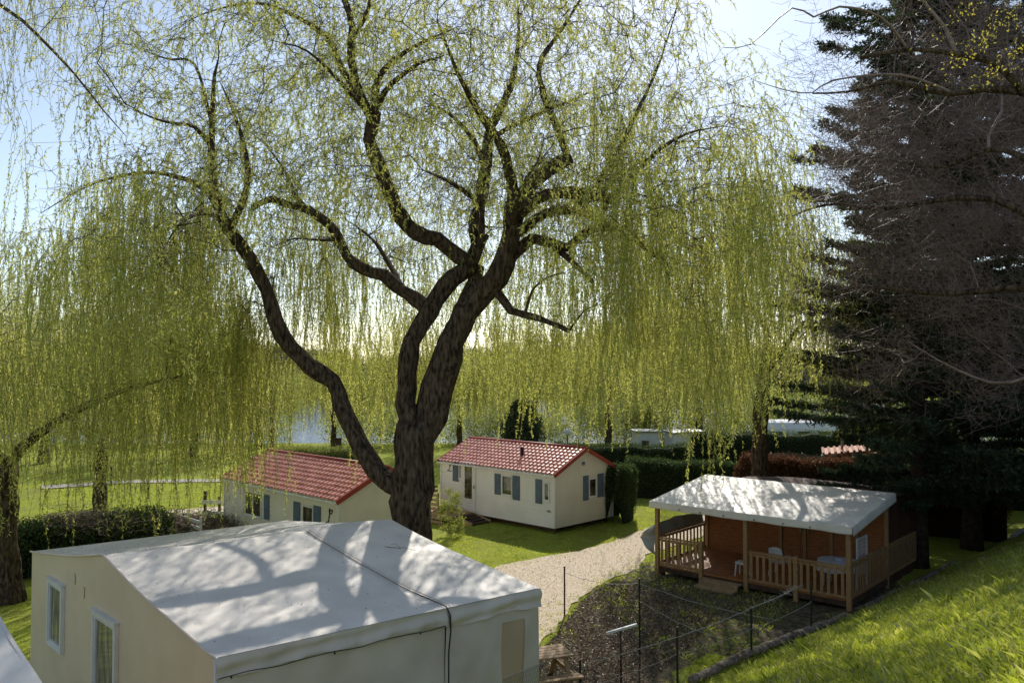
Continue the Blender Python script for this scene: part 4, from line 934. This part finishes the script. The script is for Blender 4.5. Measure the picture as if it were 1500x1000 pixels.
k=((np.abs(q[:,1]-G(160,763).y)>.9)); blades('lawn_grass','short sunlit grass of the left lawn',q[k],.03,.09,.022)
def edge_tufts(poly,n,wd,h0,h1,nm,lb):
    e=[];per=[(a,b) for a,b in zip(poly,poly[1:]+poly[:1])]; ls=np.array([(b-a).length for a,b in per]); ls/=ls.sum()
    cen=RNG.choice(len(per),n//14,p=ls)
    for i in cen:
        a,b=per[i]; t=RNG.random(); c=a+(b-a)*t; o=RNG.normal(size=2)*wd; e.extend((np.array([c.x,c.y])+o+RNG.normal(size=(14,2))*.07).tolist())
    return blades(nm,lb,np.array(e),h0,h1,.014)
STRAW=leafmat('straw_blade',[(.38,.32,.18),(.55,.48,.3),(.66,.6,.42)],[(.3,.26,.12),(.5,.44,.24)],.35)
c_=xy[RNG.integers(0,len(xy),420)]; q_=(c_[:,None]+RNG.normal(size=(420,26,2))*.09).reshape(-1,2); blades('straw_grass','pale dead grass stems scattered through the green bank',q_,.06,.16,.007,STRAW,lean=1.3)
c_=xy[RNG.integers(0,len(xy),260)]; q_=(c_[:,None]+RNG.normal(size=(260,40,2))*.06).reshape(-1,2); blades('grass_tufts','taller tufts of grass standing out of the bank',q_,.12,.24,.007,GRASS,lean=.55)
edge_tufts(gp,30000,.34,.03,.09,'edge_grass','tufts of grass along the ragged edges of the gravel path')
edge_tufts(sp,16000,.35,.03,.12,'edge_weeds','tufts of weeds along the edges of the bare soil')
q=pts_poly([(p[0],p[1]) for p in [G(905,848),G(960,825),G(1000,850),G(1180,880),G(1100,950),G(1020,990),G(960,960),G(900,900),G(842,893)]],14000)
blades('weeds','thin grass and weeds in the shaded ground before the veranda',q,.04,.14,.014)
# ================================================================== THE BIG WEEPING WILLOW
DB=21.5
def LP_(pts): return [P(x,y,DB+d) for x,y,d in pts]
W0=P(603,760,DB); W0.z=-.1
wt=wthing('weeping_willow','huge old weeping willow with a dark forked trunk right behind the tent lodge','tree',(W0.x,W0.y,0),'weeping willows on the camping ground')
T=Tree()
T.limb([(W0.x-.05,DB,-.3),(W0.x-.02,DB,1.2)]+[tuple(P(x,y,DB)) for x,y in ((603,760),(604,700),(608,650),(612,618))],.60,.49)
for i in range(min(4,len(T.p))): T.r[i]*=1.25-.07*i
def sub(pts,r0,r1): T.limb(LP_(pts),r0*(.9 if r1<.04 else 1),r1*.4 if r1<.04 else r1)
sub([(606,632,0),(596,590,0),(597,545,.2),(607,500,.2),(626,455,.3),(652,418,.4),(690,385,.5),(706,345,.6)],.27,.21)
sub([(622,630,0),(636,590,0),(648,545,-.2),(662,500,-.3),(684,455,-.3),(712,425,-.4),(738,385,-.5),(748,340,-.6),(752,300,-.8)],.42,.22)
sub([(660,505,-.3),(672,470,.3),(690,430,.6),(700,390,.8)],.30,.2)
sub([(585,715,0),(562,700,.1),(541,672,.2),(517,632,.3),(500,592,.4),(487,560,.4),(455,535,.2),(425,508,0),(403,470,-.2),(392,425,-.4),(368,380,-.6),(345,350,-.8),(326,318,-1)],.26,.15)
sub([(326,318,-1),(312,270,-1.4),(310,190,-1.8),(314,110,-2.4)],.12,.04)
sub([(326,320,-1),(300,278,-.2),(255,258,.6),(200,254,1.2),(130,272,1.8),(60,312,2.2)],.10,.025)
sub([(340,330,-1),(362,275,-1.3),(360,225,-1.0),(342,165,-.6),(322,120,0)],.11,.035)
sub([(328,318,-1),(298,312,-2.4),(262,330,-3.8),(236,372,-4.6)],.08,.02)
sub([(310,215,-1.6),(285,186,-2.2),(240,178,-3.2),(180,155,-4.5)],.07,.02)
sub([(310,180,-2),(285,95,-1.5),(240,85,-.5),(175,60,1)],.05,.018)
sub([(628,452,.3),(606,436,.3),(588,424,.2),(562,404,.1),(530,394,0),(508,374,-.2),(495,348,-.4),(478,326,-.7),(450,306,-1),(424,300,-1.2),(398,292,-1.5),(370,305,-1.8)],.20,.07)
sub([(452,308,-1),(432,285,-1),(420,255,.4),(392,215,1.4),(362,190,2.6)],.07,.02)
sub([(500,350,-.4),(470,352,1),(430,350,2.2),(392,365,3.4)],.06,.02)
sub([(588,424,.2),(575,395,2),(545,350,4.0),(505,320,6)],.12,.03)
sub([(690,388,.5),(668,372,.5),(642,352,.3),(608,340,.1),(588,318,0),(572,285,-.2),(556,245,-.4),(541,205,-.5),(548,165,-.6)],.22,.16)
sub([(545,175,-.6),(528,140,-1),(515,90,-1.4),(516,40,-1.8),(498,-20,-2.4),(478,-90,-3)],.13,.04)
sub([(548,160,-.6),(552,120,-.4),(575,90,0),(620,62,.7),(665,42,1.6)],.11,.03)
sub([(550,158,-.6),(572,125,-1.4),(612,95,-2.6),(650,82,-3.8)],.10,.03)
sub([(530,150,-1),(505,110,-.2),(482,60,.6),(440,28,1.4),(375,5,2.4),(300,20,3.4),(250,48,4)],.11,.02)
sub([(545,165,-.6),(525,150,-2),(498,120,-3.4),(450,75,-5.2),(400,60,-6.3)],.09,.02)
sub([(516,60,-1.6),(540,10,-2.2),(545,-60,-2.8),(560,-130,-3.2)],.07,.02)
sub([(700,350,.6),(703,300,.8),(712,240,1.1),(716,195,1.6),(738,150,2.2),(752,112,2.8),(760,40,3.6),(755,-40,4)],.22,.03)
sub([(752,305,-.8),(748,262,-1.2),(735,215,-1.9),(700,160,-2.8),(672,110,-3.8),(640,30,-4.6)],.18,.03)
sub([(752,300,-.8),(775,275,-1),(800,250,-1.2),(836,230,-1.4)],.20,.15)
sub([(832,232,-1.4),(815,185,-1.6),(797,140,-1.8),(790,95,-1.2),(818,50,-.4),(850,0,.4),(880,-60,1)],.10,.03)
sub([(712,245,1.1),(690,200,2.6),(655,165,4.2),(620,150,5.6)],.12,.03)
sub([(705,300,.8),(680,280,-1),(650,262,-2.8),(620,250,-4.6)],.10,.03)
sub([(752,320,-.7),(785,292,-1.2),(820,282,-1.8),(860,284,-2.4),(900,292,-3)],.17,.12)
sub([(898,292,-3),(935,250,-3.2),(968,218,-3.4),(1008,195,-3.2),(1060,185,-2.8)],.08,.02)
sub([(760,340,-.2),(800,312,.4),(845,309,1),(880,322,1.6),(920,340,2.2),(965,376,2.8)],.15,.06)
sub([(752,375,-.4),(778,350,-.4),(805,356,-.6),(830,362,-.8),(850,346,-1),(878,333,-1.2),(912,338,-1.4),(945,362,-1.8),(975,385,-2.2)],.16,.06)
sub([(800,352,-.6),(832,378,-.9),(868,413,-1.2)],.09,.05)
sub([(876,320,1.4),(885,350,1.7),(893,380,2)],.06,.04)
sub([(730,430,-.4),(748,453,-.5),(775,462,-.6),(802,470,-.8),(834,485,-1)],.12,.06)
sub([(770,457,-.6),(780,425,-1),(802,406,-1.4),(826,400,-1.8)],.045,.025)
sub([(834,484,-1),(856,455,-1.2),(885,442,-1.5)],.03,.015)
sub([(856,300,-2),(905,222,-1.2),(928,175,-.6),(958,112,0),(980,50,.5),(1000,-20,1)],.09,.02)
sub([(868,290,-2.4),(905,262,0),(930,242,2),(975,220,4),(1030,190,5.6)],.09,.02)
sub([(716,205,1.5),(760,180,3),(830,150,4.6),(900,120,6)],.10,.02)
sub([(700,365,.7),(690,330,3),(700,290,5.6),(720,260,7.6)],.14,.03)
sub([(750,330,-.6),(760,290,-2.6),(775,255,-4.6),(800,225,-6)],.11,.02)
cx,cy=-2.5,21.6; AN=[];AL=[];AM=[]
def zt(r): return 18.3-.03*r*r
rg=np.random.default_rng(11)
while len(AN)<3500:
    r=9.6*math.sqrt(rg.random()); a=rg.uniform(0,2*PI); x=cx+r*math.cos(a); y=cy+r*math.sin(a)*.92
    if y<14.2: continue
    zl=10.6-.15*r if r>4 else 11.2
    z=zl+(zt(r)-zl)*rg.random()
    px=750+1200*x/y; py=535-(z-H)*1200/y
    if py<-300: continue
    if px<330 and py<250 and rg.random()<.5: continue
    if px<210 and 150<py<330 and rg.random()<.75: continue
    if px<90 and rg.random()<.6: continue
    if px>1040 and py<60: continue
    if px>930 and py<130 and rg.random()<.6: continue
    if py<-60 and rg.random()<.6: continue
    if y<18.5 and 560<px<780 and py>230 and rg.random()<.7: continue
    AN.append(np.array([x,y,z])); AL.append(rg.uniform(.4,1.35)); AM.append(int(rg.integers(3,6)))
NU=len(AN); k=0
while k<150:
    r=rg.uniform(4.8,9.6); a=rg.uniform(0,2*PI); x=cx+r*math.cos(a); y=cy+r*math.sin(a)*.92
    px=750+1200*x/y
    if y<15.5: continue
    if y<cy+1 and 330<px<860 and rg.random()<.86: continue
    if 330<px<560 and y<cy and rg.random()<.4: continue
    z=rg.uniform(8.2,12.2)
    zb=rg.triangular(3.4,5.0,8.6) if not(330<px<600) else rg.triangular(3.4,5,8)
    if y<19 : zb=rg.uniform(4.7,8)
    for _ in range(int(rg.integers(1,6))):
        q=np.array([x,y,z])+rg.normal(size=3)*np.array([.36,.36,.5]); AN.append(q); AL.append(max(1,q[2]-zb-rg.uniform(0,.9))); AM.append(int(rg.integers(4,9)))
    k+=1
T.connect(AN,arch=.15,step=.35,wig=.10,pen=.22); T.radii(.0052,.45)
T.build(wt,thick=.085,names=('trunk','branches'))
o_=np.array([cx,cy,0])
print('crown leaves',strands(AN[:NU],AL[:NU],AM[:NU],spread=.35,out=o_,leafsp=.034,LL=(.06,.105),LW=(.015,.026),bend=1.0,droop=.85,sway=.035,seg=.16,root=wt,names=('crown_twigs','crown_leaves')))
print('curtain leaves',strands(AN[NU:],AL[NU:],AM[NU:],spread=.17,out=o_,leafsp=.025,LL=(.06,.11),LW=(.015,.027),sway=.022,root=wt))
# short side shoots all along the thin branches
bi=[i for i in range(len(T.p)) if T.par[i]>=0 and .005<T.rad[i]<.09]; bi=rg.choice(bi,15000); n=len(bi); p0=np.array([T.p[i] for i in bi]); dd=unit(rg.normal(size=(n,3))*np.array([1,1,.6])+np.array([0,0,.35])); l=rg.uniform(.2,.9,(n,1)); mi=p0+dd*l*.5; en=mi+unit(dd+np.array([0,0,-.5]))*l*.5
tubes_np('side_shoots',np.concatenate([p0,mi]),np.concatenate([mi,en]),np.full(2*n,.0055),np.full(2*n,.003),BARK2,wt)
ii=[i for i in range(len(T.p)) if T.rad[i]>.1 and T.p[i][2]>8.5]; ii=rg.choice(ii,70)

strands([T.p[i] for i in ii],[rg.uniform(.3,.9) for _ in ii],[4]*len(ii),spread=.2,leafsp=.03,LL=(.07,.11),LW=(.018,.028),root=wt,names=('epicormic_twigs','epicormic_leaves'))
# ------------------------------------------------------------------ generic weeping willow
def willow(loc,label,Rr,Ht,trunk_r,nlimb,nA,seed,lens=(2.5,6),zbot=2.2,m=(4,7),leafsp=.055,LL=(.08,.13),LW=(.022,.034),lm=WILLOW,fork=.3,lean=(0,0),step=.5,limbs=None,group='weeping willows on the camping ground',extra=None,zlo=.5):
    random.seed(seed); rr=np.random.default_rng(seed); x0,y0=loc; z0=tz(x0,y0); root=wthing('weeping_willow',label,'tree',(x0,y0,z0),group); t=Tree()
    zf=z0+Ht*fork; fx,fy=x0+lean[0],y0+lean[1]
    t.limb([(x0,y0,z0-.3),(x0+lean[0]*.3,y0+lean[1]*.3,z0+(zf-z0)*.5),(fx,fy,zf)],trunk_r,trunk_r*.72,step=.4)
    for i in range(min(3,len(t.p))): t.r[i]*=1.3-.1*i
    if limbs:
        for pts,a,b in limbs: t.limb(pts,a,b,step=.4)
    for i in range(nlimb):
        a=2*PI*i/nlimb+rr.uniform(-.4,.4); e=rr.uniform(.25,1.15); L=Rr*rr.uniform(.55,.8); pts=[(fx,fy,zf-.1)]
        for k in range(1,5):
            tt=k/4; pts.append((fx+math.cos(a)*L*tt*math.cos(e)*1.2+rr.normal()*.25,fy+math.sin(a)*L*tt*math.cos(e)*1.2+rr.normal()*.25,zf+(Ht*.93+z0-zf)*math.sin(e)*(tt**.8)*.95))
        t.limb(pts,trunk_r*.40,trunk_r*.05,step=.4)
    A=[];L_=[];M_=[]
    for i in range(nA):
        r=Rr*math.sqrt(rr.random()); a=rr.uniform(0,2*PI); zt_=z0+Ht*(1-.28*(r/Rr)**2); zl=z0+Ht*(zlo+.08*(1-r/Rr)); z=zl+(zt_-zl)*rr.random()**.8
        A.append(np.array([fx+r*math.cos(a),fy+r*math.sin(a),z])); lo=r/Rr>.5 and z<z0+Ht*.8
        L_.append(min(rr.uniform(*lens),max(.6,z-z0-zbot-rr.uniform(0,1.2))) if lo or rr.random()<.4 else rr.uniform(.6,1.8)); M_.append(int(rr.integers(*m)))
    if extra: 
        for q in extra: A.append(np.array(q[0])); L_.append(q[1]); M_.append(q[2])
    t.connect(A,arch=.14,step=step,wig=.07,pen=.28); t.radii(.008,.44); t.build(root,thick=.09)
    strands(A,L_,M_,spread=.45,out=np.array([fx,fy,0]),leafsp=leafsp,LL=LL,LW=LW,root=root,lm=lm,sr=.005,seg=.35)
    return root
willow((-14.9,24.2),'weeping willow with a thick trunk at the left edge, its twigs almost reaching the lawn',7.4,11.2,.46,9,390,3,zbot=1.9,lens=(2.5,6),fork=.36,m=(4,9),leafsp=.036,LL=(.07,.11),LW=(.016,.027))
willow((-17.0,34.0),'thinner weeping willow behind the left lawn, between the left trunk and the river',6.2,12.0,.3,7,280,5,zbot=2.8,lm=WILLOW2,fork=.3)
willow((9.85,33.0),'weeping willow with a bare dark leaning trunk behind the white awning roof',5.6,15.5,.36,8,430,9,zbot=3.9,lens=(2,6),fork=.42,lean=(.25,0),leafsp=.042)
# background willows
wb=willow((1.5,60),'pale green willow in the background, above the ridge of the right mobile home',5.0,11,.3,7,230,13,zbot=2.6,lm=WILLOW2,leafsp=.075,LL=(.12,.18),LW=(.03,.045),group='background willows near the river')
for i,(x,y,sc_,lb) in enumerate(((7.5,64,1.0,'pale green willow in the background, right of the white globe lamp'),(-4.2,66,.85,'small pale willow in the background, right of the forked willow trunk'),(15.5,68,1.05,'background willow between the teal door shed and the leaning trunk'),(-24,62,1.0,'background willow by the river behind the left lawn'),(-33,58,1.1,'background willow at the far left edge of the lawn'),(-21,68,.8,'small background willow near the river, left of the open water'),(-13.0,60,.8,'low background willow on the river edge behind the left mobile home'),(-7.5,57,1.0,'background willow seen through the fork of the big willow'),(11.8,72,1.2,'tallest background willow, between the globe lamp and the leaning trunk'),(-29,45,.9,'background willow at the left end of the pale kerb'))):
    c=copy_tree(wb); c.location=(x,y,tz(x,y)-.1); c.rotation_euler=(0,0,i*1.3+.5); c.scale=(sc_,)*3; c['label']=lb
# ------------------------------------------------------------------ near willow hanging in from the top left
nw=wthing('weeping_willow','nearer willow whose dark twigs hang into the top left corner','tree',(-15,12.0,0),'weeping willows on the camping ground')
t=Tree(); t.limb([(-15,12,-.2),(-14.8,12,3),(-14.4,12.1,7)],.4,.3,step=.5)
t.limb([(-14.4,12.1,6.8),(-12.5,12.2,10),tuple(P(-160,-70,12.4)),tuple(P(0,8,12.6)),tuple(P(55,52,12.8)),tuple(P(110,110,13)),tuple(P(150,160,13.2)),tuple(P(185,200,13.4))],.13,.006)
t.limb([tuple(P(-20,0,12.6)),tuple(P(60,-30,13.5)),tuple(P(150,-20,14.5))],.06,.015); t.limb([(-13.5,12.1,8.5),(-11.5,12.5,11.0),(-9.5,12.8,12.4),tuple(P(-10,-80,12))],.14,.03)
rg=np.random.default_rng(21); A=[P(*q) for q in zip(rg.uniform(-160,10,46),rg.uniform(-120,150,46),rg.uniform(10.8,14,46))]+[P(*q) for q in zip(rg.uniform(0,165,34),rg.uniform(-100,60,34),rg.uniform(11.5,14.5,34))]
A=[np.array(a) for a in A]; t.connect(A,arch=.1,step=.3); t.radii(.005,.44); t.build(nw,thick=.09)
strands(A,[rg.uniform(.6,2.0) for _ in A],[int(rg.integers(4,8)) for _ in A],spread=.3,leafsp=.06,LL=(.045,.075),LW=(.010,.016),root=nw,sr=.0025)
# ================================================================== CONIFERS
def conifer(loc,label,Ht,Rm,tr,seed,zb=2.4,n=70,dens=1.0):
    random.seed(seed); rr=np.random.default_rng(seed); x0,y0=loc; z0=tz(x0,y0); root=wthing('conifer',label,'conifer',(x0,y0,z0),'dark conifers at the right')
    m=MB(); k=16; m.tube([(x0+.05*math.sin(i*.9),y0+.05*math.cos(i*.7),z0-.2+i*Ht/k) for i in range(k+1)],[max(.02,tr*(1-i/k)**.8*(1.25 if i==0 else 1)) for i in range(k+1)],14); m.build('trunk',CBARK,root,smooth=True)
    P0=[];P1=[];RA=[];RB=[];LPp=[];LD=[]
    nb=int(Ht*12)
    for i in range(nb):
        t=(i+rr.random())/nb; z=z0+zb+(Ht-zb)*t*.99; Rl=Rm*(1-t)**.74*(1 if t>.08 else .75+.25*t/.08)*rr.uniform(.5,1.18); a=rr.uniform(0,2*PI); d=np.array([math.cos(a),math.sin(a)])
        seg=9; pts=[]
        for q in range(seg+1):
            u=q/seg; pts.append(np.array([x0+d[0]*Rl*u,y0+d[1]*Rl*u,z+(.35*u-.0)*Rl*(.5*t+.15)-Rl*.20*u*(1-t)+.16*Rl*u*u]))
        pts=np.array(pts); pts[:,:2]+=np.cumsum(rr.normal(size=(seg+1,2))*.05,0)
        P0.append(pts[:-1]);P1.append(pts[1:]); w=np.linspace(1,.15,seg+1)*(.012+.010*Rl); RA.append(w[:-1]);RB.append(w[1:])
        ns=int(Rl*36*dens); u=rr.uniform(.12,1,ns)**.7*seg*.999; j=u.astype(int); f=(u-j)[:,None]; c=pts[j]*(1-f)+pts[np.minimum(j+1,seg)]*f
        sd_=np.array([-d[1],d[0]]); sg=rr.choice([-1,1],ns); spl=(.25+.30*(1-u/seg))*rr.uniform(.6,1.3,ns)*min(1.2,.4+Rl*.3)
        sp=np.concatenate([(d[None]*.75+sd_[None]*sg[:,None]*.9),(rr.normal(size=(ns,1))*.25-.05)],1); sp=unit(sp+rr.normal(size=(ns,3))*.18); e=c+sp*spl[:,None]
        P0.append(c);P1.append(e);RA.append(np.full(ns,.006));RB.append(np.full(ns,.003))
        nn=9
        for g_ in range(nn):
            v=rr.uniform(.05,1.05,(ns,1)); LPp.append(c+(e-c)*v); LD.append(unit(sp*.7+rr.normal(size=(ns,3))*.55))
    tubes_np('boughs',np.concatenate(P0),np.concatenate(P1),np.concatenate(RA),np.concatenate(RB),CBARK,root)
    LPp=np.concatenate(LPp);LD=np.concatenate(LD); print('conifer',len(LPp))
    quads('foliage',leafquads(LPp,LD,rr.uniform(.10,.20,len(LPp)),rr.uniform(.035,.065,len(LPp))),CONIF,root); return root
conifer((13.9,28.2),'tall dark conifer right beside the wooden lodge, nearest of the dark group',27,5.2,.30,31,zb=2.3,dens=1.25)
conifer((17.3,31.0),'tall dark conifer with a straight shaded trunk, second of the dark group',28,5.2,.34,32,zb=1.8,dens=1.2)
conifer((21.0,29.5),'broad dark conifer filling the right edge of the picture',26,5.6,.32,33,zb=1.6,dens=1.1)
conifer((20.5,38.5),'dark conifer farthest back in the group, behind the two front trunks',22,4.6,.3,34,zb=1.5,dens=.7)
# ================================================================== BARE TREE reaching in from the right
bx0,by0=13.4,17.6; bz=tz(bx0,by0)
bt=wthing('bare_tree','leafless tree with a dense haze of purple brown twigs reaching in from the upper right','tree',(bx0,by0,bz))
t=Tree(); t.limb([(bx0,by0,bz-.3),(bx0-.2,by0+.1,bz+3),(bx0-.3,by0+.2,bz+6)],.36,.27,step=.4)
for pts,a,b in (([(bx0-.3,by0+.2,bz+5.5),P(1600,250,17.6),P(1500,132,17.8),P(1455,92,17.9),P(1400,78,18),P(1330,72,18.2),P(1260,85,18.4)],.17,.04),
 ([P(1580,160,17.6),P(1510,10,17.4),P(1450,-60,17.4),P(1380,-100,17.8)],.10,.03),
 ([P(1500,135,17.8),P(1440,130,18.4),P(1390,138,19),P(1310,120,19.6),P(1240,135,20.2),P(1190,137,20.6)],.09,.02),
 ([P(1400,78,18),P(1384,40,18),P(1355,5,18),P(1320,-40,18)],.05,.02),
 ([(bx0-.3,by0+.2,bz+4.5),P(1560,360,18),P(1480,300,18.6),P(1400,290,19.4),P(1300,305,20.4),P(1210,300,21.4),P(1140,325,22)],.13,.02),
 ([P(1600,300,17.5),P(1470,220,19),P(1370,245,20.6),P(1260,225,22)],.09,.02),
 ([P(1600,430,17.6),P(1500,420,18.4),P(1380,430,19.6),P(1260,420,21),P(1180,440,22)],.10,.02),
 ([P(1330,72,18.2),P(1290,25,17.6),P(1230,10,17.2),P(1192,25,17),P(1160,12,17),P(1100,65,16.8),P(1060,70,16.6)],.035,.007),
 ([P(1400,138,19),P(1320,110,18.6),P(1220,118,18.4),P(1190,136,18.2),P(1150,132,18),P(1105,118,18)],.035,.007),
 ([P(1600,500,17.8),P(1480,560,18.6),P(1400,540,19.4),P(1330,500,20)],.06,.015)):
    t.limb([tuple(q) for q in pts],a,b,step=.35)
rg=np.random.default_rng(41); A=[]
while len(A)<1500:
    px=rg.uniform(1130,1640); py=rg.uniform(-160,600)
    left=1175 if py<200 else 1150 if py<420 else 1160+(py-420)*.5
    if px<left: 
        if rg.random()>.05: continue
    if px<1250 and py>130 and rg.random()<.45: continue
    if py<150 and px<1320 and rg.random()<.72: continue
    if py<40 and rg.random()<.5: continue
    if py>430 and rg.random()<.55: continue
    if math.sin(px*.021+py*.013)*math.sin(py*.027-px*.009+1)>.55 and rg.random()<.85: continue
    d=rg.uniform(19.5,26.5); A.append(np.array(P(px,py,d)))
t.connect(A,arch=.06,step=.35,wig=.09,pen=.3); t.radii(.0045,.47); t.build(bt,thick=.08,bark=BARK,twig=BBARK)
# fine twigs
tips=np.array(A); n=27000; i=rg.integers(0,len(tips),n); base=tips[i]+rg.normal(size=(n,3))*.34; out=unit(np.array([-.55,.2,.15])+rg.normal(size=(n,3))*np.array([.9,.9,.8])); L_=rg.uniform(.25,.85,n)[:,None]; mid=base+out*L_*.5+rg.normal(size=(n,3))*.03; end=mid+out*L_*.5+np.array([0,0,.08])*L_+rg.normal(size=(n,3))*.04
tubes_np('twigs',np.concatenate([base,mid]),np.concatenate([mid,end]),np.concatenate([np.full(n,.0055),np.full(n,.004)]),np.concatenate([np.full(n,.004),np.full(n,.002)]),BBARK,bt)
n=1500; q=np.array([P(a,b,c) for a,b,c in zip(rg.normal(1450,45,n),rg.uniform(-10,130,n),rg.uniform(15.5,17,n))]); cl=np.sin(q[:,0]*6)*np.sin(q[:,2]*7)>.1; q=q[cl]
tag(quads('catkins',leafquads(q,unit(rg.normal(size=(len(q),3))+np.array([0,0,-.8])),rg.uniform(.04,.08,len(q)),rg.uniform(.02,.035,len(q))),YELB,bt),kind='stuff')
# ================================================================== MID AND FAR BACKGROUND
def cyp(loc,label,h,r,n,seed=5):
    rr=np.random.default_rng(seed); x0,y0=loc; z0=tz(x0,y0); root=wthing('cypress',label,'tree',(x0,y0,z0)); m=MB(); m.tube([(x0,y0,z0-.1),(x0,y0,z0+h*.8)],[.15,.04],8); m.build('trunk',CBARK,root)
    t=rr.random(n)**.8; a=rr.uniform(0,2*PI,n); R_=r*np.sin(PI*np.clip(t*.85+.12,0,1))**.6*(1+.2*np.sin(a*5+t*20))*rr.uniform(.55,1.05,n); p=np.stack([x0+R_*np.cos(a),y0+R_*np.sin(a),z0+.2+t*h],1)
    quads('foliage',leafquads(p,unit(rr.normal(size=(n,3))*.5+np.array([0,0,1])),rr.uniform(.15,.35,n),rr.uniform(.06,.1,n)),CONIF,root)
q=G(762,655); cyp((q.x,56),'dark narrow conifer between the willow curtains above the right mobile home',4.2,1.3,9000)
# rough bank of shrubs along the river
for i,(x,y,h,r) in enumerate(((-34,72,3.5,3),(-27,73,2.8,2.6),(-3.5,72,3.2,2.2),(2,73,2.6,2.5),(10,72,4.4,3),(18,71.5,4.6,3),(27,72.5,4.5,4),(-40,71,4.6,3.2),(-22,72,3.6,2.4),(-31,73,5,3.4),(6,73.5,5,3.2),(13.5,73,5.2,3.4),(22.5,73,5.0,3.4),(33,73,5.4,4),(-.8,73.5,4.6,2.6),(39,72,5.2,4),(-13.2,71,4.3,3),(-8.2,70.5,4.8,3.2))):
    if i==0: b0=bush('riverside_shrub','x','shrub',(x,y),3,3.2,9500,SHRUB,BBARK,'loose shrubs along the near river bank',leaf=(.10,.2)); o=b0
    else: o=copy_tree(b0); o.location=(x,y,tz(x,y)); o.rotation_euler=(0,0,i*1.1); o.scale=(r/3,r/3,h/3.3)
    o['label']=['riverside shrub at the far left edge','riverside shrub behind the left lawn willows','riverside shrub right of the forked willow trunk','riverside shrub behind the right mobile home ridge','riverside shrub behind the two pale sheds','riverside shrub left of the white caravans','riverside shrub right behind the white caravans','riverside shrub beyond the left picture edge','last riverside shrub left of the open water','riverside shrub just right of the far left one','riverside shrub behind the white globe lamp','riverside shrub behind the dark trunk with the white awning','riverside shrub between the two white caravans','riverside shrub seen through the conifer boughs','riverside shrub above the left end of the right red roof','riverside shrub at the far right behind all conifers','riverside shrub at the right end of the open water','riverside shrub seen through the fork of the big willow'][i]
# far-off wood on the other bank: one mass
rr=np.random.default_rng(77); P0=[];P1=[];RA=[];RB=[];Lp=[];Ld=[]
for i in range(760):
    x=rr.uniform(-190,190); y=rr.uniform(199,232); z=tz(x,y); h=rr.uniform(12,20)*(.8+.25*math.sin(x*.05)); b=np.array([x,y,z]); top=b+np.array([rr.normal()*.5,0,h*.8])
    P0.append([b]);P1.append([top]);RA.append([.3]);RB.append([.1]); k=70; tt=rr.uniform(.2,1,k)[:,None]; s0=b+(top-b)*tt; dd=unit(rr.normal(size=(k,3))*np.array([1,1,.3])+np.array([0,0,.7])); e=s0+dd*rr.uniform(1.5,4.2,(k,1))*(1.15-tt*.6)
    P0.append(s0);P1.append(e);RA.append([.11]*k);RB.append([.06]*k); k2=190; j=rr.integers(0,k,k2); c=s0[j]+(e[j]-s0[j])*rr.random((k2,1))*1.1; f=c+unit(rr.normal(size=(k2,3))+np.array([0,0,.5]))*rr.uniform(.5,1.5,(k2,1)); P0.append(c);P1.append(f);RA.append([.075]*k2);RB.append([.05]*k2)
    if i%2==0: q=c; Lp.append(q); Ld.append(rr.normal(size=(k2,3)))
FARB=mat('far_twigs',(.27,.215,.185),(.18,.145,.13),.2,.9); P0=np.concatenate(P0);P1=np.concatenate(P1)
tag(tubes_np('far_wood',P0,P1,np.concatenate(RA),np.concatenate(RB),FARB),'bare brown wood along the far river bank','wood',kind='stuff')
Lp=np.concatenate(Lp);Ld=unit(np.concatenate(Ld)); tag(quads('far_foliage',leafquads(Lp,Ld,rr.uniform(.4,.9,len(Lp)),rr.uniform(.3,.5,len(Lp))),WILLOW2),'first green leaves in the wood on the far river bank','foliage',kind='stuff')
